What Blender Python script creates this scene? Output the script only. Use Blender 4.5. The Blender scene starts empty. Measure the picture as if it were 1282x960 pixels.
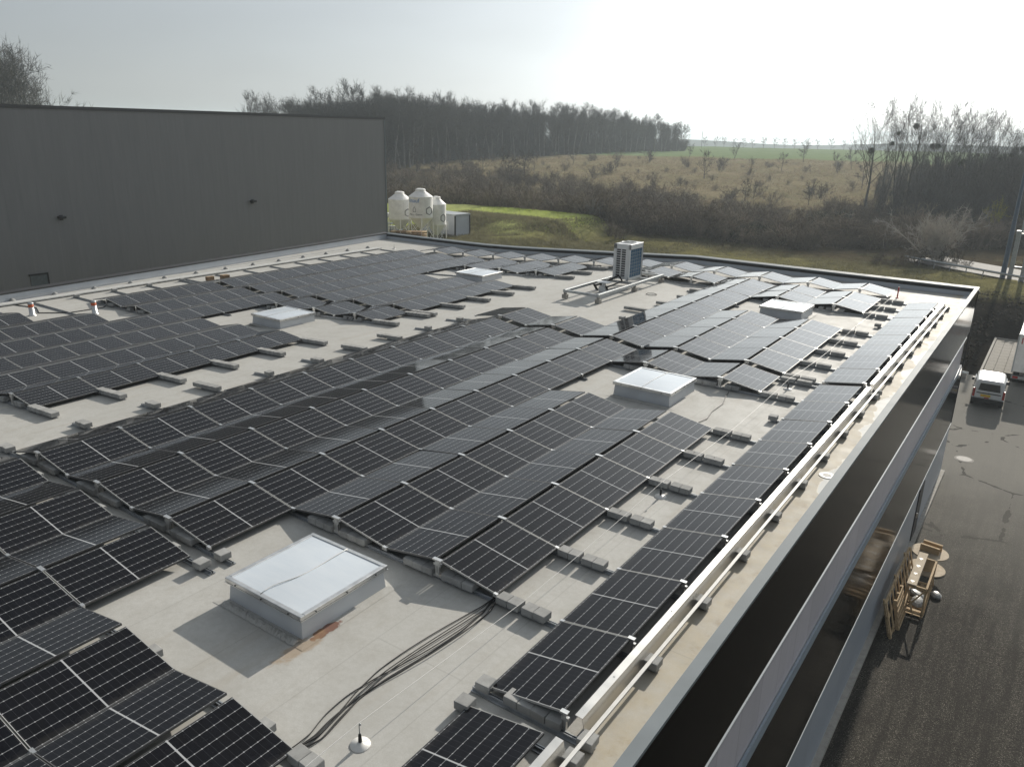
import bpy, math, random
import numpy as np
from mathutils import Matrix, Vector

R = math.radians
scene = bpy.context.scene
COL = scene.collection

# ------------------------------------------------------------------ camera
CAM = Vector((16.598, -6.679, 6.967))
yaw, pitch, roll = R(-34.695), R(18.083), R(1.307)
fw = Vector((math.sin(yaw)*math.cos(pitch), math.cos(yaw)*math.cos(pitch), -math.sin(pitch)))
rt0 = Vector((math.cos(yaw), -math.sin(yaw), 0)); up0 = rt0.cross(fw)
rt = math.cos(roll)*rt0 + math.sin(roll)*up0
up = math.cos(roll)*up0 - math.sin(roll)*rt0
cam = bpy.data.cameras.new('camera'); co = bpy.data.objects.new('camera', cam); COL.objects.link(co)
m = Matrix((rt, up, -fw)).transposed().to_4x4(); m.translation = CAM
co.matrix_world = m
cam.sensor_width = 36; cam.lens = 976.46/1282*36; cam.clip_end = 8000; cam.clip_start = .1
scene.camera = co

# ------------------------------------------------------------------ light
SUN_EL, SUN_AZ = R(23), R(-1.5)
w = bpy.data.worlds.new('World'); scene.world = w; w.use_nodes = True
wn = w.node_tree; wn.nodes.clear()
sky = wn.nodes.new('ShaderNodeTexSky'); sky.sky_type = 'NISHITA'; sky.sun_disc = False
sky.sun_elevation = SUN_EL; sky.sun_rotation = SUN_AZ
sky.air_density = 1.0; sky.dust_density = 2.0; sky.ozone_density = 1.0; sky.altitude = 200
hs = wn.nodes.new('ShaderNodeHueSaturation'); hs.inputs['Saturation'].default_value = .30
tc = wn.nodes.new('ShaderNodeTexCoord'); mp = wn.nodes.new('ShaderNodeMapping')
mp.inputs['Scale'].default_value = (1.6, 1.6, 6.0)
cn = wn.nodes.new('ShaderNodeTexNoise'); cn.inputs['Scale'].default_value = 1.3; cn.inputs['Detail'].default_value = 6
cr = wn.nodes.new('ShaderNodeMapRange'); cr.inputs['From Min'].default_value = .35; cr.inputs['From Max'].default_value = .7
cr.inputs['To Min'].default_value = .92; cr.inputs['To Max'].default_value = 1.10
mul = wn.nodes.new('ShaderNodeMix'); mul.data_type = 'RGBA'; mul.blend_type = 'MULTIPLY'; mul.inputs['Factor'].default_value = 1
bg = wn.nodes.new('ShaderNodeBackground'); bg.inputs['Strength'].default_value = .055
wo = wn.nodes.new('ShaderNodeOutputWorld')
K = wn.links.new
K(sky.outputs[0], hs.inputs['Color']); K(tc.outputs['Generated'], mp.inputs[0]); K(mp.outputs[0], cn.inputs['Vector'])
K(cn.outputs['Fac'], cr.inputs['Value']); tint = wn.nodes.new('ShaderNodeMix'); tint.data_type = 'RGBA'; tint.blend_type = 'MULTIPLY'; tint.inputs['Factor'].default_value = 1; tint.inputs['B'].default_value = (.91, 1.0, 1.08, 1); K(hs.outputs[0], tint.inputs['A']); K(tint.outputs['Result'], mul.inputs['A']); K(cr.outputs[0], mul.inputs['B'])
def wm(op, a, b=0.):
    x = wn.nodes.new('ShaderNodeMath'); x.operation = op
    for i_, v in enumerate((a, b)):
        if isinstance(v, bpy.types.NodeSocket): K(v, x.inputs[i_])
        else: x.inputs[i_].default_value = v
    return x.outputs[0]
vd = wn.nodes.new('ShaderNodeVectorMath'); vd.operation = 'DOT_PRODUCT'; nv = wn.nodes.new('ShaderNodeVectorMath'); nv.operation = 'NORMALIZE'
K(tc.outputs['Generated'], nv.inputs[0]); K(nv.outputs[0], vd.inputs[0]); vd.inputs[1].default_value = (math.sin(SUN_AZ)*math.cos(SUN_EL), math.cos(SUN_AZ)*math.cos(SUN_EL), math.sin(SUN_EL))
ang = wm('ARCCOSINE', wm('MINIMUM', vd.outputs['Value'], .99999))
g1 = wm('MULTIPLY', wm('EXPONENT', wm('MULTIPLY', wm('POWER', wm('DIVIDE', ang, .38), 2.), -1.)), 15.0)
glow = wm('ADD', wm('ADD', g1, .8), wm('MULTIPLY', wm('EXPONENT', wm('MULTIPLY', ang, -1/.80)), 11.0))
gc = wn.nodes.new('ShaderNodeMix'); gc.data_type = 'RGBA'; gc.blend_type = 'MULTIPLY'; gc.inputs['Factor'].default_value = 1; gc.inputs['B'].default_value = (.97, 1.0, 1.0, 1); K(glow, gc.inputs['A'])
ad = wn.nodes.new('ShaderNodeMix'); ad.data_type = 'RGBA'; ad.blend_type = 'ADD'; ad.inputs['Factor'].default_value = 1
K(mul.outputs['Result'], ad.inputs['A']); K(gc.outputs['Result'], ad.inputs['B'])
K(ad.outputs['Result'], bg.inputs['Color']); K(bg.outputs[0], wo.inputs['Surface'])
sl = bpy.data.lights.new('sun', 'SUN'); sl.energy = 5.0; sl.angle = R(.5); sl.color = (1, .93, .82)
so = bpy.data.objects.new('sun', sl); COL.objects.link(so)
sd = Vector((math.sin(SUN_AZ)*math.cos(SUN_EL), math.cos(SUN_AZ)*math.cos(SUN_EL), math.sin(SUN_EL)))
so.rotation_euler = sd.to_track_quat('Z', 'Y').to_euler(); so.location = (10, 60, 60)
vs = scene.view_settings
vs.view_transform = 'Standard'; vs.look = 'None'; vs.exposure = 0.0; vs.gamma = 1; vs.use_curve_mapping = False
cy = scene.cycles
cy.use_denoising = True
try: cy.denoiser = 'OPENIMAGEDENOISE'
except Exception: pass
cy.max_bounces = 6; cy.diffuse_bounces = 3; cy.glossy_bounces = 3; cy.transmission_bounces = 4; cy.volume_bounces = 1
cy.sample_clamp_indirect = 6; cy.caustics_reflective = False; cy.caustics_refractive = False

# ------------------------------------------------------------------ helpers
def lin(h):
    c = [int(h[i:i+2], 16)/255 for i in (0, 2, 4)]
    return tuple(x/12.92 if x <= .04045 else ((x+.055)/1.055)**2.4 for x in c)
class NT:
    """tiny node writer"""
    def __init__(s, name):
        s.m = bpy.data.materials.new(name); s.m.use_nodes = True; s.t = s.m.node_tree
        s.b = s.t.nodes['Principled BSDF']; s.out = s.t.nodes['Material Output']
    def n(s, typ, **kw):
        x = s.t.nodes.new(typ)
        for k, v in kw.items(): setattr(x, k, v)
        return x
    def put(s, sock, v):
        if isinstance(v, bpy.types.NodeSocket): s.t.links.new(v, sock)
        else: sock.default_value = v
    def ma(s, op, a, b=0.0, c=None):
        x = s.n('ShaderNodeMath', operation=op); s.put(x.inputs[0], a); s.put(x.inputs[1], b)
        if c is not None: s.put(x.inputs[2], c)
        return x.outputs[0]
    def mix(s, f, a, b, mode='MIX'):
        x = s.n('ShaderNodeMix', data_type='RGBA', blend_type=mode); s.put(x.inputs['Factor'], f)
        s.put(x.inputs['A'], a if isinstance(a, bpy.types.NodeSocket) else (*a, 1) if len(a) == 3 else a)
        s.put(x.inputs['B'], b if isinstance(b, bpy.types.NodeSocket) else (*b, 1) if len(b) == 3 else b)
        return x.outputs['Result']
    def noise(s, scale, detail=4, vec=None, rough=.5, dist=0):
        x = s.n('ShaderNodeTexNoise'); x.inputs['Scale'].default_value = scale; x.inputs['Detail'].default_value = detail
        x.inputs['Roughness'].default_value = rough; x.inputs['Distortion'].default_value = dist
        if vec is not None: s.put(x.inputs['Vector'], vec)
        return x.outputs['Fac']
    def rng(s, v, a, b, c=0., d=1.):
        x = s.n('ShaderNodeMapRange'); s.put(x.inputs['Value'], v)
        for k, q in zip(('From Min', 'From Max', 'To Min', 'To Max'), (a, b, c, d)): x.inputs[k].default_value = q
        return x.outputs[0]
    def pos(s):
        g = s.n('ShaderNodeNewGeometry'); return g.outputs['Position']
    def obj(s):
        return s.n('ShaderNodeTexCoord').outputs['Object']
    def xyz(s, v):
        x = s.n('ShaderNodeSeparateXYZ'); s.put(x.inputs[0], v); return x.outputs
    def scl(s, v, sc):
        x = s.n('ShaderNodeMapping'); s.put(x.inputs['Vector'], v); x.inputs['Scale'].default_value = sc; return x.outputs[0]
    def bump(s, h, st=.3, d=.02):
        x = s.n('ShaderNodeBump'); x.inputs['Strength'].default_value = st; x.inputs['Distance'].default_value = d
        s.put(x.inputs['Height'], h); s.put(s.b.inputs['Normal'], x.outputs[0])
    def set(s, **kw):
        for k, v in kw.items():
            k = k.replace('_', ' ')
            if k == 'Base Color' and not isinstance(v, bpy.types.NodeSocket): v = (*v, 1)
            s.put(s.b.inputs[k], v)
        return s
    def rand(s):
        return s.n('ShaderNodeObjectInfo').outputs['Random']

def simple(name, col, rough=.6, metal=0., var=.15, scale=6., spec=.5, bump=0., per_obj=0.):
    t = NT(name)
    f = t.noise(scale, 5, t.obj())
    c = t.mix(t.rng(f, .3, .7), tuple(x*(1-var) for x in col), tuple(min(1, x*(1+var)) for x in col))
    if per_obj:
        c = t.mix(1., c, t.n('ShaderNodeCombineColor').outputs[0], 'MULTIPLY') if False else c
        hv = t.n('ShaderNodeHueSaturation'); t.put(hv.inputs['Color'], c); t.put(hv.inputs['Value'], t.rng(t.rand(), 0, 1, 1-per_obj, 1+per_obj)); c = hv.outputs[0]
    t.set(Base_Color=c, Roughness=t.rng(f, .3, .7, rough*.9, min(1, rough*1.1)), Metallic=metal, Specular_IOR_Level=spec)
    if bump: t.bump(t.noise(scale*12, 3, t.obj()), bump, .01)
    return t.m

class MB:
    def __init__(s): s.v = []; s.f = []
    def add(s, vs, fs):
        o = len(s.v); s.v += [tuple(p) for p in vs]; s.f += [tuple(i+o for i in q) for q in fs]; return s
    def box(s, a, b, M=None):
        (x0, y0, z0), (x1, y1, z1) = a, b
        vs = [(x0,y0,z0),(x1,y0,z0),(x1,y1,z0),(x0,y1,z0),(x0,y0,z1),(x1,y0,z1),(x1,y1,z1),(x0,y1,z1)]
        if M is not None: vs = [M @ Vector(p) for p in vs]
        return s.add(vs, [(0,3,2,1),(4,5,6,7),(0,1,5,4),(1,2,6,5),(2,3,7,6),(3,0,4,7)])
    def cbox(s, a, b, c=.008, M=None):
        """box with chamfered edges"""
        (x0, y0, z0), (x1, y1, z1) = a, b
        cx, cy_, cz = (x0+x1)/2, (y0+y1)/2, (z0+z1)/2; hx, hy, hz = (x1-x0)/2, (y1-y0)/2, (z1-z0)/2
        vs = []; idx = {}
        for ix in (-1, 1):
            for iy in (-1, 1):
                for iz in (-1, 1):
                    for ax in range(3):
                        h = [hx-c, hy-c, hz-c]; h[ax] += c
                        idx[(ix, iy, iz, ax)] = len(vs)
                        vs.append((cx+ix*h[0], cy_+iy*h[1], cz+iz*h[2]))
        g = lambda x, y, z, a_: idx[(x, y, z, a_)]
        fs = []
        for sg in (-1, 1):
            fs.append([g(sg,-1,-1,0), g(sg,1,-1,0), g(sg,1,1,0), g(sg,-1,1,0)][::sg])
            fs.append([g(-1,sg,-1,1), g(1,sg,-1,1), g(1,sg,1,1), g(-1,sg,1,1)][::-sg])
            fs.append([g(-1,-1,sg,2), g(1,-1,sg,2), g(1,1,sg,2), g(-1,1,sg,2)][::sg])
        for p in (-1, 1):
            for q in (-1, 1):
                fs.append([g(p,q,-1,0), g(p,q,-1,1), g(p,q,1,1), g(p,q,1,0)][::(1 if p*q > 0 else -1)])
                fs.append([g(p,-1,q,0), g(p,1,q,0), g(p,1,q,2), g(p,-1,q,2)][::(1 if p*q > 0 else -1)])
                fs.append([g(-1,p,q,1), g(-1,p,q,2), g(1,p,q,2), g(1,p,q,1)][::(1 if p*q > 0 else -1)])
                for r_ in (-1, 1): fs.append([g(p,q,r_,0), g(p,q,r_,1), g(p,q,r_,2)][::(1 if p*q*r_ > 0 else -1)])
        if M is not None: vs = [M @ Vector(p) for p in vs]
        return s.add(vs, fs)
    def tube(s, pts, rad, n=6, cap=True):
        pts = [Vector(p) for p in pts]; k = len(pts)
        if not hasattr(rad, '__len__'): rad = [rad]*k
        rings = []; a0 = None
        for i, p in enumerate(pts):
            d = (pts[min(i+1, k-1)] - pts[max(i-1, 0)])
            d = d.normalized() if d.length > 1e-9 else Vector((0, 0, 1))
            if a0 is None: a0 = d.orthogonal().normalized()
            else:
                a0 = a0 - d*a0.dot(d)
                a0 = a0.normalized() if a0.length > 1e-6 else d.orthogonal().normalized()
            b0 = d.cross(a0)
            rings.append([p + rad[i]*(math.cos(2*math.pi*j/n)*a0 + math.sin(2*math.pi*j/n)*b0) for j in range(n)])
        vs = [q for r_ in rings for q in r_]; fs = []
        for i in range(k-1):
            for j in range(n):
                j2 = (j+1) % n
                fs.append((i*n+j, i*n+j2, (i+1)*n+j2, (i+1)*n+j))
        if cap: fs.append(tuple(range(n))[::-1]); fs.append(tuple((k-1)*n+j for j in range(n)))
        return s.add(vs, fs)
    def cyl(s, c, r, h, n=16, r2=None):
        return s.tube([c, (c[0], c[1], c[2]+h)], [r, r if r2 is None else r2], n)
    def lathe(s, c, prof, n=20):
        vs = []; fs = []
        for r_, z in prof:
            for j in range(n): vs.append((c[0]+r_*math.cos(2*math.pi*j/n), c[1]+r_*math.sin(2*math.pi*j/n), c[2]+z))
        for i in range(len(prof)-1):
            for j in range(n):
                j2 = (j+1) % n; fs.append((i*n+j, i*n+j2, (i+1)*n+j2, (i+1)*n+j))
        fs.append(tuple(range(n))[::-1]); fs.append(tuple((len(prof)-1)*n+j for j in range(n)))
        return s.add(vs, fs)
    def prism(s, poly, y0, y1):
        """polygon in xz extruded along y"""
        n = len(poly); vs = [(x, y0, z) for x, z in poly] + [(x, y1, z) for x, z in poly]
        fs = [tuple(range(n)), tuple(range(2*n-1, n-1, -1))] + [(i, i+n, (i+1) % n + n, (i+1) % n) for i in range(n)]
        return s.add(vs, fs)
    def mesh(s, name, mat, smooth=False):
        me = bpy.data.meshes.new(name); me.from_pydata(s.v, [], s.f); me.materials.append(mat); me.update()
        if smooth: me.polygons.foreach_set('use_smooth', [True]*len(me.polygons))
        return me

def link(name, data, parent=None, loc=None, rot=None):
    o = bpy.data.objects.new(name, data); COL.objects.link(o)
    if parent is not None: o.parent = parent
    if loc is not None: o.location = loc
    if rot is not None: o.rotation_euler = rot
    return o
def tag(o, label, cat, group=None, kind=None):
    if label: o['label'] = label
    if cat: o['category'] = cat
    if group: o['group'] = group
    if kind: o['kind'] = kind
    return o
def struct(name, me, label=None):
    o = link(name, me); o['kind'] = 'structure'
    if label: o['label'] = label
    return o
def root(name, label, cat, loc, rot=(0, 0, 0), group=None):
    return tag(link(name, None, None, loc, rot), label, cat, group)
ORD = ['first','second','third','fourth','fifth','sixth','seventh','eighth','ninth','tenth','eleventh','twelfth','thirteenth','fourteenth','fifteenth','sixteenth','seventeenth','eighteenth','nineteenth','twentieth','twenty-first','twenty-second','twenty-third','twenty-fourth','twenty-fifth','twenty-sixth','twenty-seventh','twenty-eighth','twenty-ninth','thirtieth']
rnd = random.Random(7)
def sstep(a, b, x):
    t = np.clip((x-a)/(b-a), 0, 1); return t*t*(3-2*t)

# ------------------------------------------------------------------ materials
M = {}
def mat_membrane():
    t = NT('roof_membrane'); p = t.pos(); x, y, z = t.xyz(p)
    big = t.noise(.45, 6, p, .6); mid = t.noise(2.2, 5, p, .65); fine = t.noise(60, 3, p)
    c = t.mix(t.rng(big, .3, .7), (.455, .45, .425), (.53, .525, .50))
    c = t.mix(t.rng(mid, .45, .75, 0, .45), c, (.36, .345, .31))
    c = t.mix(t.rng(fine, .35, .65, 0, .22), c, (.27, .26, .24))
    mot = t.noise(11, 5, p, .7)
    c = t.mix(t.rng(mot, .42, .68, 0, .30), c, (.33, .32, .285))
    # streaks of dirt along the fall
    st = t.noise(1.0, 5, t.scl(p, (2.5, .35, 1)), .6)
    c = t.mix(t.rng(st, .56, .75, 0, .35), c, (.36, .32, .26))
    # ponding dirt next to the right hand parapet, with a clean lobed rim
    edge = t.ma('ADD', t.ma('ADD', x, t.rng(t.noise(.55, 4, p, .55), .2, .8, .42, -.42)), t.rng(y, 4, 11, -.6, 0.0))
    dirt = t.ma('MULTIPLY', t.rng(x, 12.9, 13.1), t.ma('LESS_THAN', edge, 13.47))
    dn = t.rng(t.noise(3.0, 6, p, .7), .3, .75, .25, .95)
    c = t.mix(t.ma('MULTIPLY', dirt, dn), c, (.46, .40, .29))
    spot = t.ma('MULTIPLY', t.ma('MULTIPLY', dirt, t.rng(x, 13.25, 13.7)), t.rng(t.noise(1.7, 6, p, .7), .52, .66))
    c = t.mix(t.ma('MULTIPLY', spot, .8), c, (.24, .16, .085))
    clean = t.ma('MULTIPLY', t.rng(x, 13.0, 13.1), t.ma('GREATER_THAN', edge, 13.47))
    c = t.mix(t.ma('MULTIPLY', clean, .7), c, (.58, .60, .60))
    rim = t.ma('MULTIPLY', t.rng(x, 12.9, 13.1), t.ma('LESS_THAN', t.ma('ABSOLUTE', t.ma('SUBTRACT', edge, 13.46)), .014))
    c = t.mix(t.ma('MULTIPLY', rim, .5), c, (.72, .71, .66))
    # welded lap seams
    fr = t.ma('FRACT', t.ma('DIVIDE', t.ma('ADD', x, 50.35), 1.52))
    seam = t.ma('LESS_THAN', t.ma('ABSOLUTE', t.ma('SUBTRACT', fr, .5)), .006)
    fy = t.ma('FRACT', t.ma('DIVIDE', t.ma('ADD', y, t.ma('MULTIPLY', t.ma('FLOOR', t.ma('DIVIDE', t.ma('ADD', x, 49.59), 1.52)), 4.37)), 11.0))
    seamy = t.ma('LESS_THAN', t.ma('ABSOLUTE', t.ma('SUBTRACT', fy, .5)), .0011)
    sm = t.ma('MAXIMUM', seam, seamy)
    c = t.mix(t.ma('MULTIPLY', sm, .22), c, (.22, .21, .19))
    # rust at the near skylight
    dx = t.ma('DIVIDE', t.ma('SUBTRACT', x, 8.98), .10); dy = t.ma('DIVIDE', t.ma('SUBTRACT', y, -.27), .30)
    rr = t.ma('ADD', t.ma('MULTIPLY', dx, dx), t.ma('MULTIPLY', dy, dy))
    rr = t.ma('ADD', rr, t.rng(t.noise(9, 4, p), .2, .8, -.6, .6))
    c = t.mix(t.rng(rr, 1.0, .75, 0, .85), c, (.16, .055, .03))
    dx = t.ma('DIVIDE', t.ma('SUBTRACT', x, 8.99), .16); dy = t.ma('DIVIDE', t.ma('SUBTRACT', y, -.75), .55)
    rr = t.ma('ADD', t.ma('ADD', t.ma('MULTIPLY', dx, dx), t.ma('MULTIPLY', dy, dy)), t.rng(t.noise(7, 5, p), .2, .8, -.9, .9))
    c = t.mix(t.rng(rr, 1.0, .3, 0, .55), c, (.33, .22, .12))
    t.set(Base_Color=c, Roughness=t.rng(mid, .3, .7, .6, .75), Specular_IOR_Level=.22)
    t.bump(t.ma('ADD', t.ma('MULTIPLY', t.noise(7, 4, p), .7), t.ma('ADD', t.ma('MULTIPLY', fine, .25), t.ma('MULTIPLY', sm, .3))), .22, .012)
    return t.m
def mat_cells():
    t = NT('solar_cells'); x, y, z = t.xyz(t.obj())
    v = t.ma('DIVIDE', t.ma('SUBTRACT', t.ma('ABSOLUTE', x), .022), 1.09)     # 0..1 across, six strings
    c0 = t.ma('SUBTRACT', y, .881)                                           # from the middle bar
    ay = t.ma('SUBTRACT', t.ma('ABSOLUTE', c0), .010)
    u = t.ma('DIVIDE', ay, .0945)                                            # half cells, nine each side
    fv = t.ma('SUBTRACT', t.ma('FRACT', t.ma('ADD', t.ma('MULTIPLY', v, 6), .5)), .5)
    fu = t.ma('SUBTRACT', t.ma('FRACT', t.ma('ADD', u, .5)), .5)
    dv = t.ma('MULTIPLY', t.ma('ABSOLUTE', fv), .1817); du = t.ma('MULTIPLY', t.ma('ABSOLUTE', fu), .0945)
    lv = t.ma('LESS_THAN', dv, .0028); lu = t.ma('LESS_THAN', du, .0011)
    dot = t.ma('LESS_THAN', t.ma('ADD', dv, du), .0105)
    mid = t.ma('LESS_THAN', ay, .0005)
    bx = t.ma('LESS_THAN', t.ma('ABSOLUTE', t.ma('SUBTRACT', t.ma('FRACT', t.ma('MULTIPLY', v, 60)), .5)), .035)
    cell = t.mix(t.rand(), (.0022, .0026, .0048), (.0042, .0042, .0055))
    nz = t.n('ShaderNodeTexWhiteNoise', noise_dimensions='3D')
    cb = t.n('ShaderNodeCombineXYZ'); t.put(cb.inputs[0], t.ma('FLOOR', t.ma('MULTIPLY', v, 6))); t.put(cb.inputs[1], t.ma('FLOOR', t.ma('DIVIDE', y, .0945))); t.put(cb.inputs[2], t.ma('MULTIPLY', t.rand(), 50))
    t.put(nz.inputs['Vector'], cb.outputs[0])
    cell = t.mix(t.ma('MULTIPLY', nz.outputs['Value'], .35), cell, (.008, .009, .014))
    c = t.mix(t.ma('MULTIPLY', bx, .25), cell, (.05, .05, .055))
    c = t.mix(t.ma('MULTIPLY', lu, .22), c, (.20, .20, .21))
    c = t.mix(t.ma('MULTIPLY', lv, .85), c, (.40, .41, .42))
    c = t.mix(t.ma('MAXIMUM', dot, mid), c, (.44, .45, .46))
    dust = t.noise(3.5, 5, t.pos(), .6)
    c = t.mix(t.rng(dust, .4, .8, .0005, .005), c, (.5, .47, .42))
    low = t.ma('MULTIPLY', t.rng(v, .90, .99), t.rng(t.noise(5, 4, t.pos(), .7), .4, .65))
    c = t.mix(t.ma('MULTIPLY', low, .045), c, (.5, .46, .40))
    drop = t.rng(t.noise(23, 1, t.pos()), .815, .84)
    c = t.mix(t.ma('MULTIPLY', drop, .6), c, (.5, .49, .45))
    t.set(Base_Color=c, Roughness=t.rng(dust, .3, .7, .05, .085), Specular_IOR_Level=.20)
    return t.m
def mat_concrete(name, col, per=.12):
    t = NT(name); p = t.pos(); f = t.noise(5, 6, p, .65); g = t.noise(140, 2, p)
    c = t.mix(t.rng(f, .3, .7), tuple(x*.78 for x in col), tuple(x*1.15 for x in col))
    c = t.mix(t.rng(g, .45, .62, 0, .35), c, tuple(x*.6 for x in col))
    h = t.n('ShaderNodeHueSaturation'); t.put(h.inputs['Color'], c); t.put(h.inputs['Value'], t.rng(t.rand(), 0, 1, 1-per, 1+per))
    t.set(Base_Color=h.outputs[0], Roughness=.9, Specular_IOR_Level=.25); t.bump(g, .35, .006); return t.m
def mat_asphalt():
    t = NT('asphalt'); p = t.pos(); x, y, z = t.xyz(p)
    g = t.noise(16, 4, p, .75); f = t.noise(.5, 6, p, .65); h = t.noise(34, 2, p)
    c = t.mix(t.rng(f, .3, .7), (.040, .037, .032), (.080, .074, .062))
    c = t.mix(t.rng(g, .40, .62, 0, .8), c, (.018, .017, .015))
    c = t.mix(t.rng(h, .57, .70, 0, .8), c, (.30, .275, .235))
    st = t.noise(.9, 5, t.scl(p, (3.5, .30, 1)), .6)
    c = t.mix(t.rng(st, .42, .62, 0, .7), c, (.030, .028, .025))
    old = t.rng(t.ma('ADD', y, t.ma('MULTIPLY', t.noise(.5, 4, p), 6.0)), 24., 41.)
    c = t.mix(t.ma('MULTIPLY', old, .7), c, (.25, .24, .215))
    vo = t.n('ShaderNodeTexVoronoi', feature='DISTANCE_TO_EDGE'); vo.inputs['Scale'].default_value = .16
    t.put(vo.inputs['Vector'], t.ma('ADD', 0, 0) if False else p)
    w_ = t.noise(1.4, 4, p)
    crack = t.ma('MULTIPLY', t.ma('LESS_THAN', t.ma('ADD', vo.outputs['Distance'], t.rng(w_, .3, .7, -.02, .02)), .0025), old)
    c = t.mix(t.ma('MULTIPLY', crack, .8), c, (.02, .019, .017))
    t.set(Base_Color=c, Roughness=.9, Specular_IOR_Level=.08); t.bump(t.ma('ADD', g, t.ma('MULTIPLY', h, .7)), .6, .02); return t.m
def mat_ground():
    t = NT('terrain'); p = t.pos()
    at = t.n('ShaderNodeAttribute', attribute_name='zone'); zc = t.n('ShaderNodeSeparateColor'); t.put(zc.inputs[0], at.outputs['Color'])
    at2 = t.n('ShaderNodeAttribute', attribute_name='zone_b'); zd = t.n('ShaderNodeSeparateColor'); t.put(zd.inputs[0], at2.outputs['Color'])
    n1 = t.noise(.10, 6, p, .65); n2 = t.noise(.9, 6, p, .7); n3 = t.noise(7, 4, p, .7)
    rough_grass = t.mix(t.rng(n2, .3, .7), (.17, .16, .065), (.26, .235, .11))
    rough_grass = t.mix(t.rng(n3, .4, .7, 0, .6), rough_grass, (.075, .07, .032))
    scrub = t.mix(t.rng(n2, .3, .7), (.05, .042, .028), (.11, .09, .058))
    meadow = t.mix(t.rng(n1, .35, .65), (.28, .235, .15), (.20, .185, .10))
    meadow = t.mix(t.rng(n2, .45, .7, 0, .75), meadow, (.13, .11, .065))
    meadow = t.mix(t.rng(n3, .5, .75, 0, .4), meadow, (.42, .34, .22))
    lawn = t.mix(t.rng(n2, .3, .7), (.36, .40, .14), (.46, .48, .20))
    lawn = t.mix(t.rng(n3, .45, .7, 0, .5), lawn, (.24, .27, .10))
    field = t.mix(t.rng(n1, .3, .7), (.16, .215, .10), (.20, .255, .13))
    soil = t.mix(t.rng(n2, .3, .7), (.011, .010, .008), (.026, .023, .019))
    soil = t.mix(t.rng(n3, .5, .75, 0, .5), soil, (.05, .045, .038))
    c = t.mix(zc.outputs[0], rough_grass, scrub); c = t.mix(zc.outputs[1], c, meadow); c = t.mix(zc.outputs[2], c, lawn)
    c = t.mix(zd.outputs[0], c, field); c = t.mix(zd.outputs[1], c, soil)
    t.set(Base_Color=c, Roughness=1., Specular_IOR_Level=.0); t.bump(t.ma('ADD', n2, t.ma('MULTIPLY', n3, .5)), .9, .25); return t.m
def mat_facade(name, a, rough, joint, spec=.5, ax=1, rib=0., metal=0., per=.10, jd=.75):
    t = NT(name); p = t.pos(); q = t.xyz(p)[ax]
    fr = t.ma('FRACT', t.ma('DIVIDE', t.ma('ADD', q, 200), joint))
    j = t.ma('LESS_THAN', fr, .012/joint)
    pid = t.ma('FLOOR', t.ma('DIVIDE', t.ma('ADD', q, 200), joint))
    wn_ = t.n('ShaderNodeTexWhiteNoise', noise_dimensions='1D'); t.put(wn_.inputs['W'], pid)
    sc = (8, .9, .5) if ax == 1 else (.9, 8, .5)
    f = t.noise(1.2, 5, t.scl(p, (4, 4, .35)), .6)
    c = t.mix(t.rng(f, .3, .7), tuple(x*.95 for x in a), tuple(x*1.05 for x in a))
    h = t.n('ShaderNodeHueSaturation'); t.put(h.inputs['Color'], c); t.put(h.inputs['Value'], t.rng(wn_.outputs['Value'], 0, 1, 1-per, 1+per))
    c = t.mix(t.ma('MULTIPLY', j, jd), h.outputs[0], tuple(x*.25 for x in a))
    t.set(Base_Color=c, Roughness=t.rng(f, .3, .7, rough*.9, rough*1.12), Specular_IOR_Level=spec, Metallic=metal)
    hgt = t.ma('MULTIPLY', j, -1.)
    if rib: hgt = t.ma('ADD', hgt, t.ma('MULTIPLY', t.ma('SINE', t.ma('MULTIPLY', q, 2*math.pi/rib)), .12))
    hgt = t.ma('ADD', hgt, t.ma('MULTIPLY', t.noise(.7, 2, p), .6))
    t.bump(hgt, .12, .03)
    return t.m
def mat_bark(name, a, b, per=.15):
    t = NT(name); f = t.noise(3, 4, t.obj())
    h = t.n('ShaderNodeHueSaturation'); t.put(h.inputs['Color'], t.mix(t.rng(f, .3, .7), a, b)); t.put(h.inputs['Value'], t.rng(t.rand(), 0, 1, 1-per, 1+per))
    t.set(Base_Color=h.outputs[0], Roughness=.9, Specular_IOR_Level=.2); return t.m
def mat_grass(name, a, b, per=.35):
    t = NT(name); f = t.noise(.8, 4, t.pos())
    c = t.mix(t.rng(f, .3, .7), a, b); t.set(Base_Color=c, Roughness=.9, Specular_IOR_Level=.1)
    tr = t.n('ShaderNodeBsdfTranslucent'); t.put(tr.inputs['Color'], c); mx = t.n('ShaderNodeMixShader'); mx.inputs[0].default_value = .5
    t.t.links.new(t.b.outputs[0], mx.inputs[1]); t.t.links.new(tr.outputs[0], mx.inputs[2]); t.t.links.new(mx.outputs[0], t.out.inputs['Surface']); return t.m
def mat_wood(name, a, b):
    t = NT(name); f = t.noise(4, 6, t.scl(t.obj(), (1, 1, 9)), .6)
    t.set(Base_Color=t.mix(t.rng(f, .3, .7), a, b), Roughness=.8, Specular_IOR_Level=.25); return t.m

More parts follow.
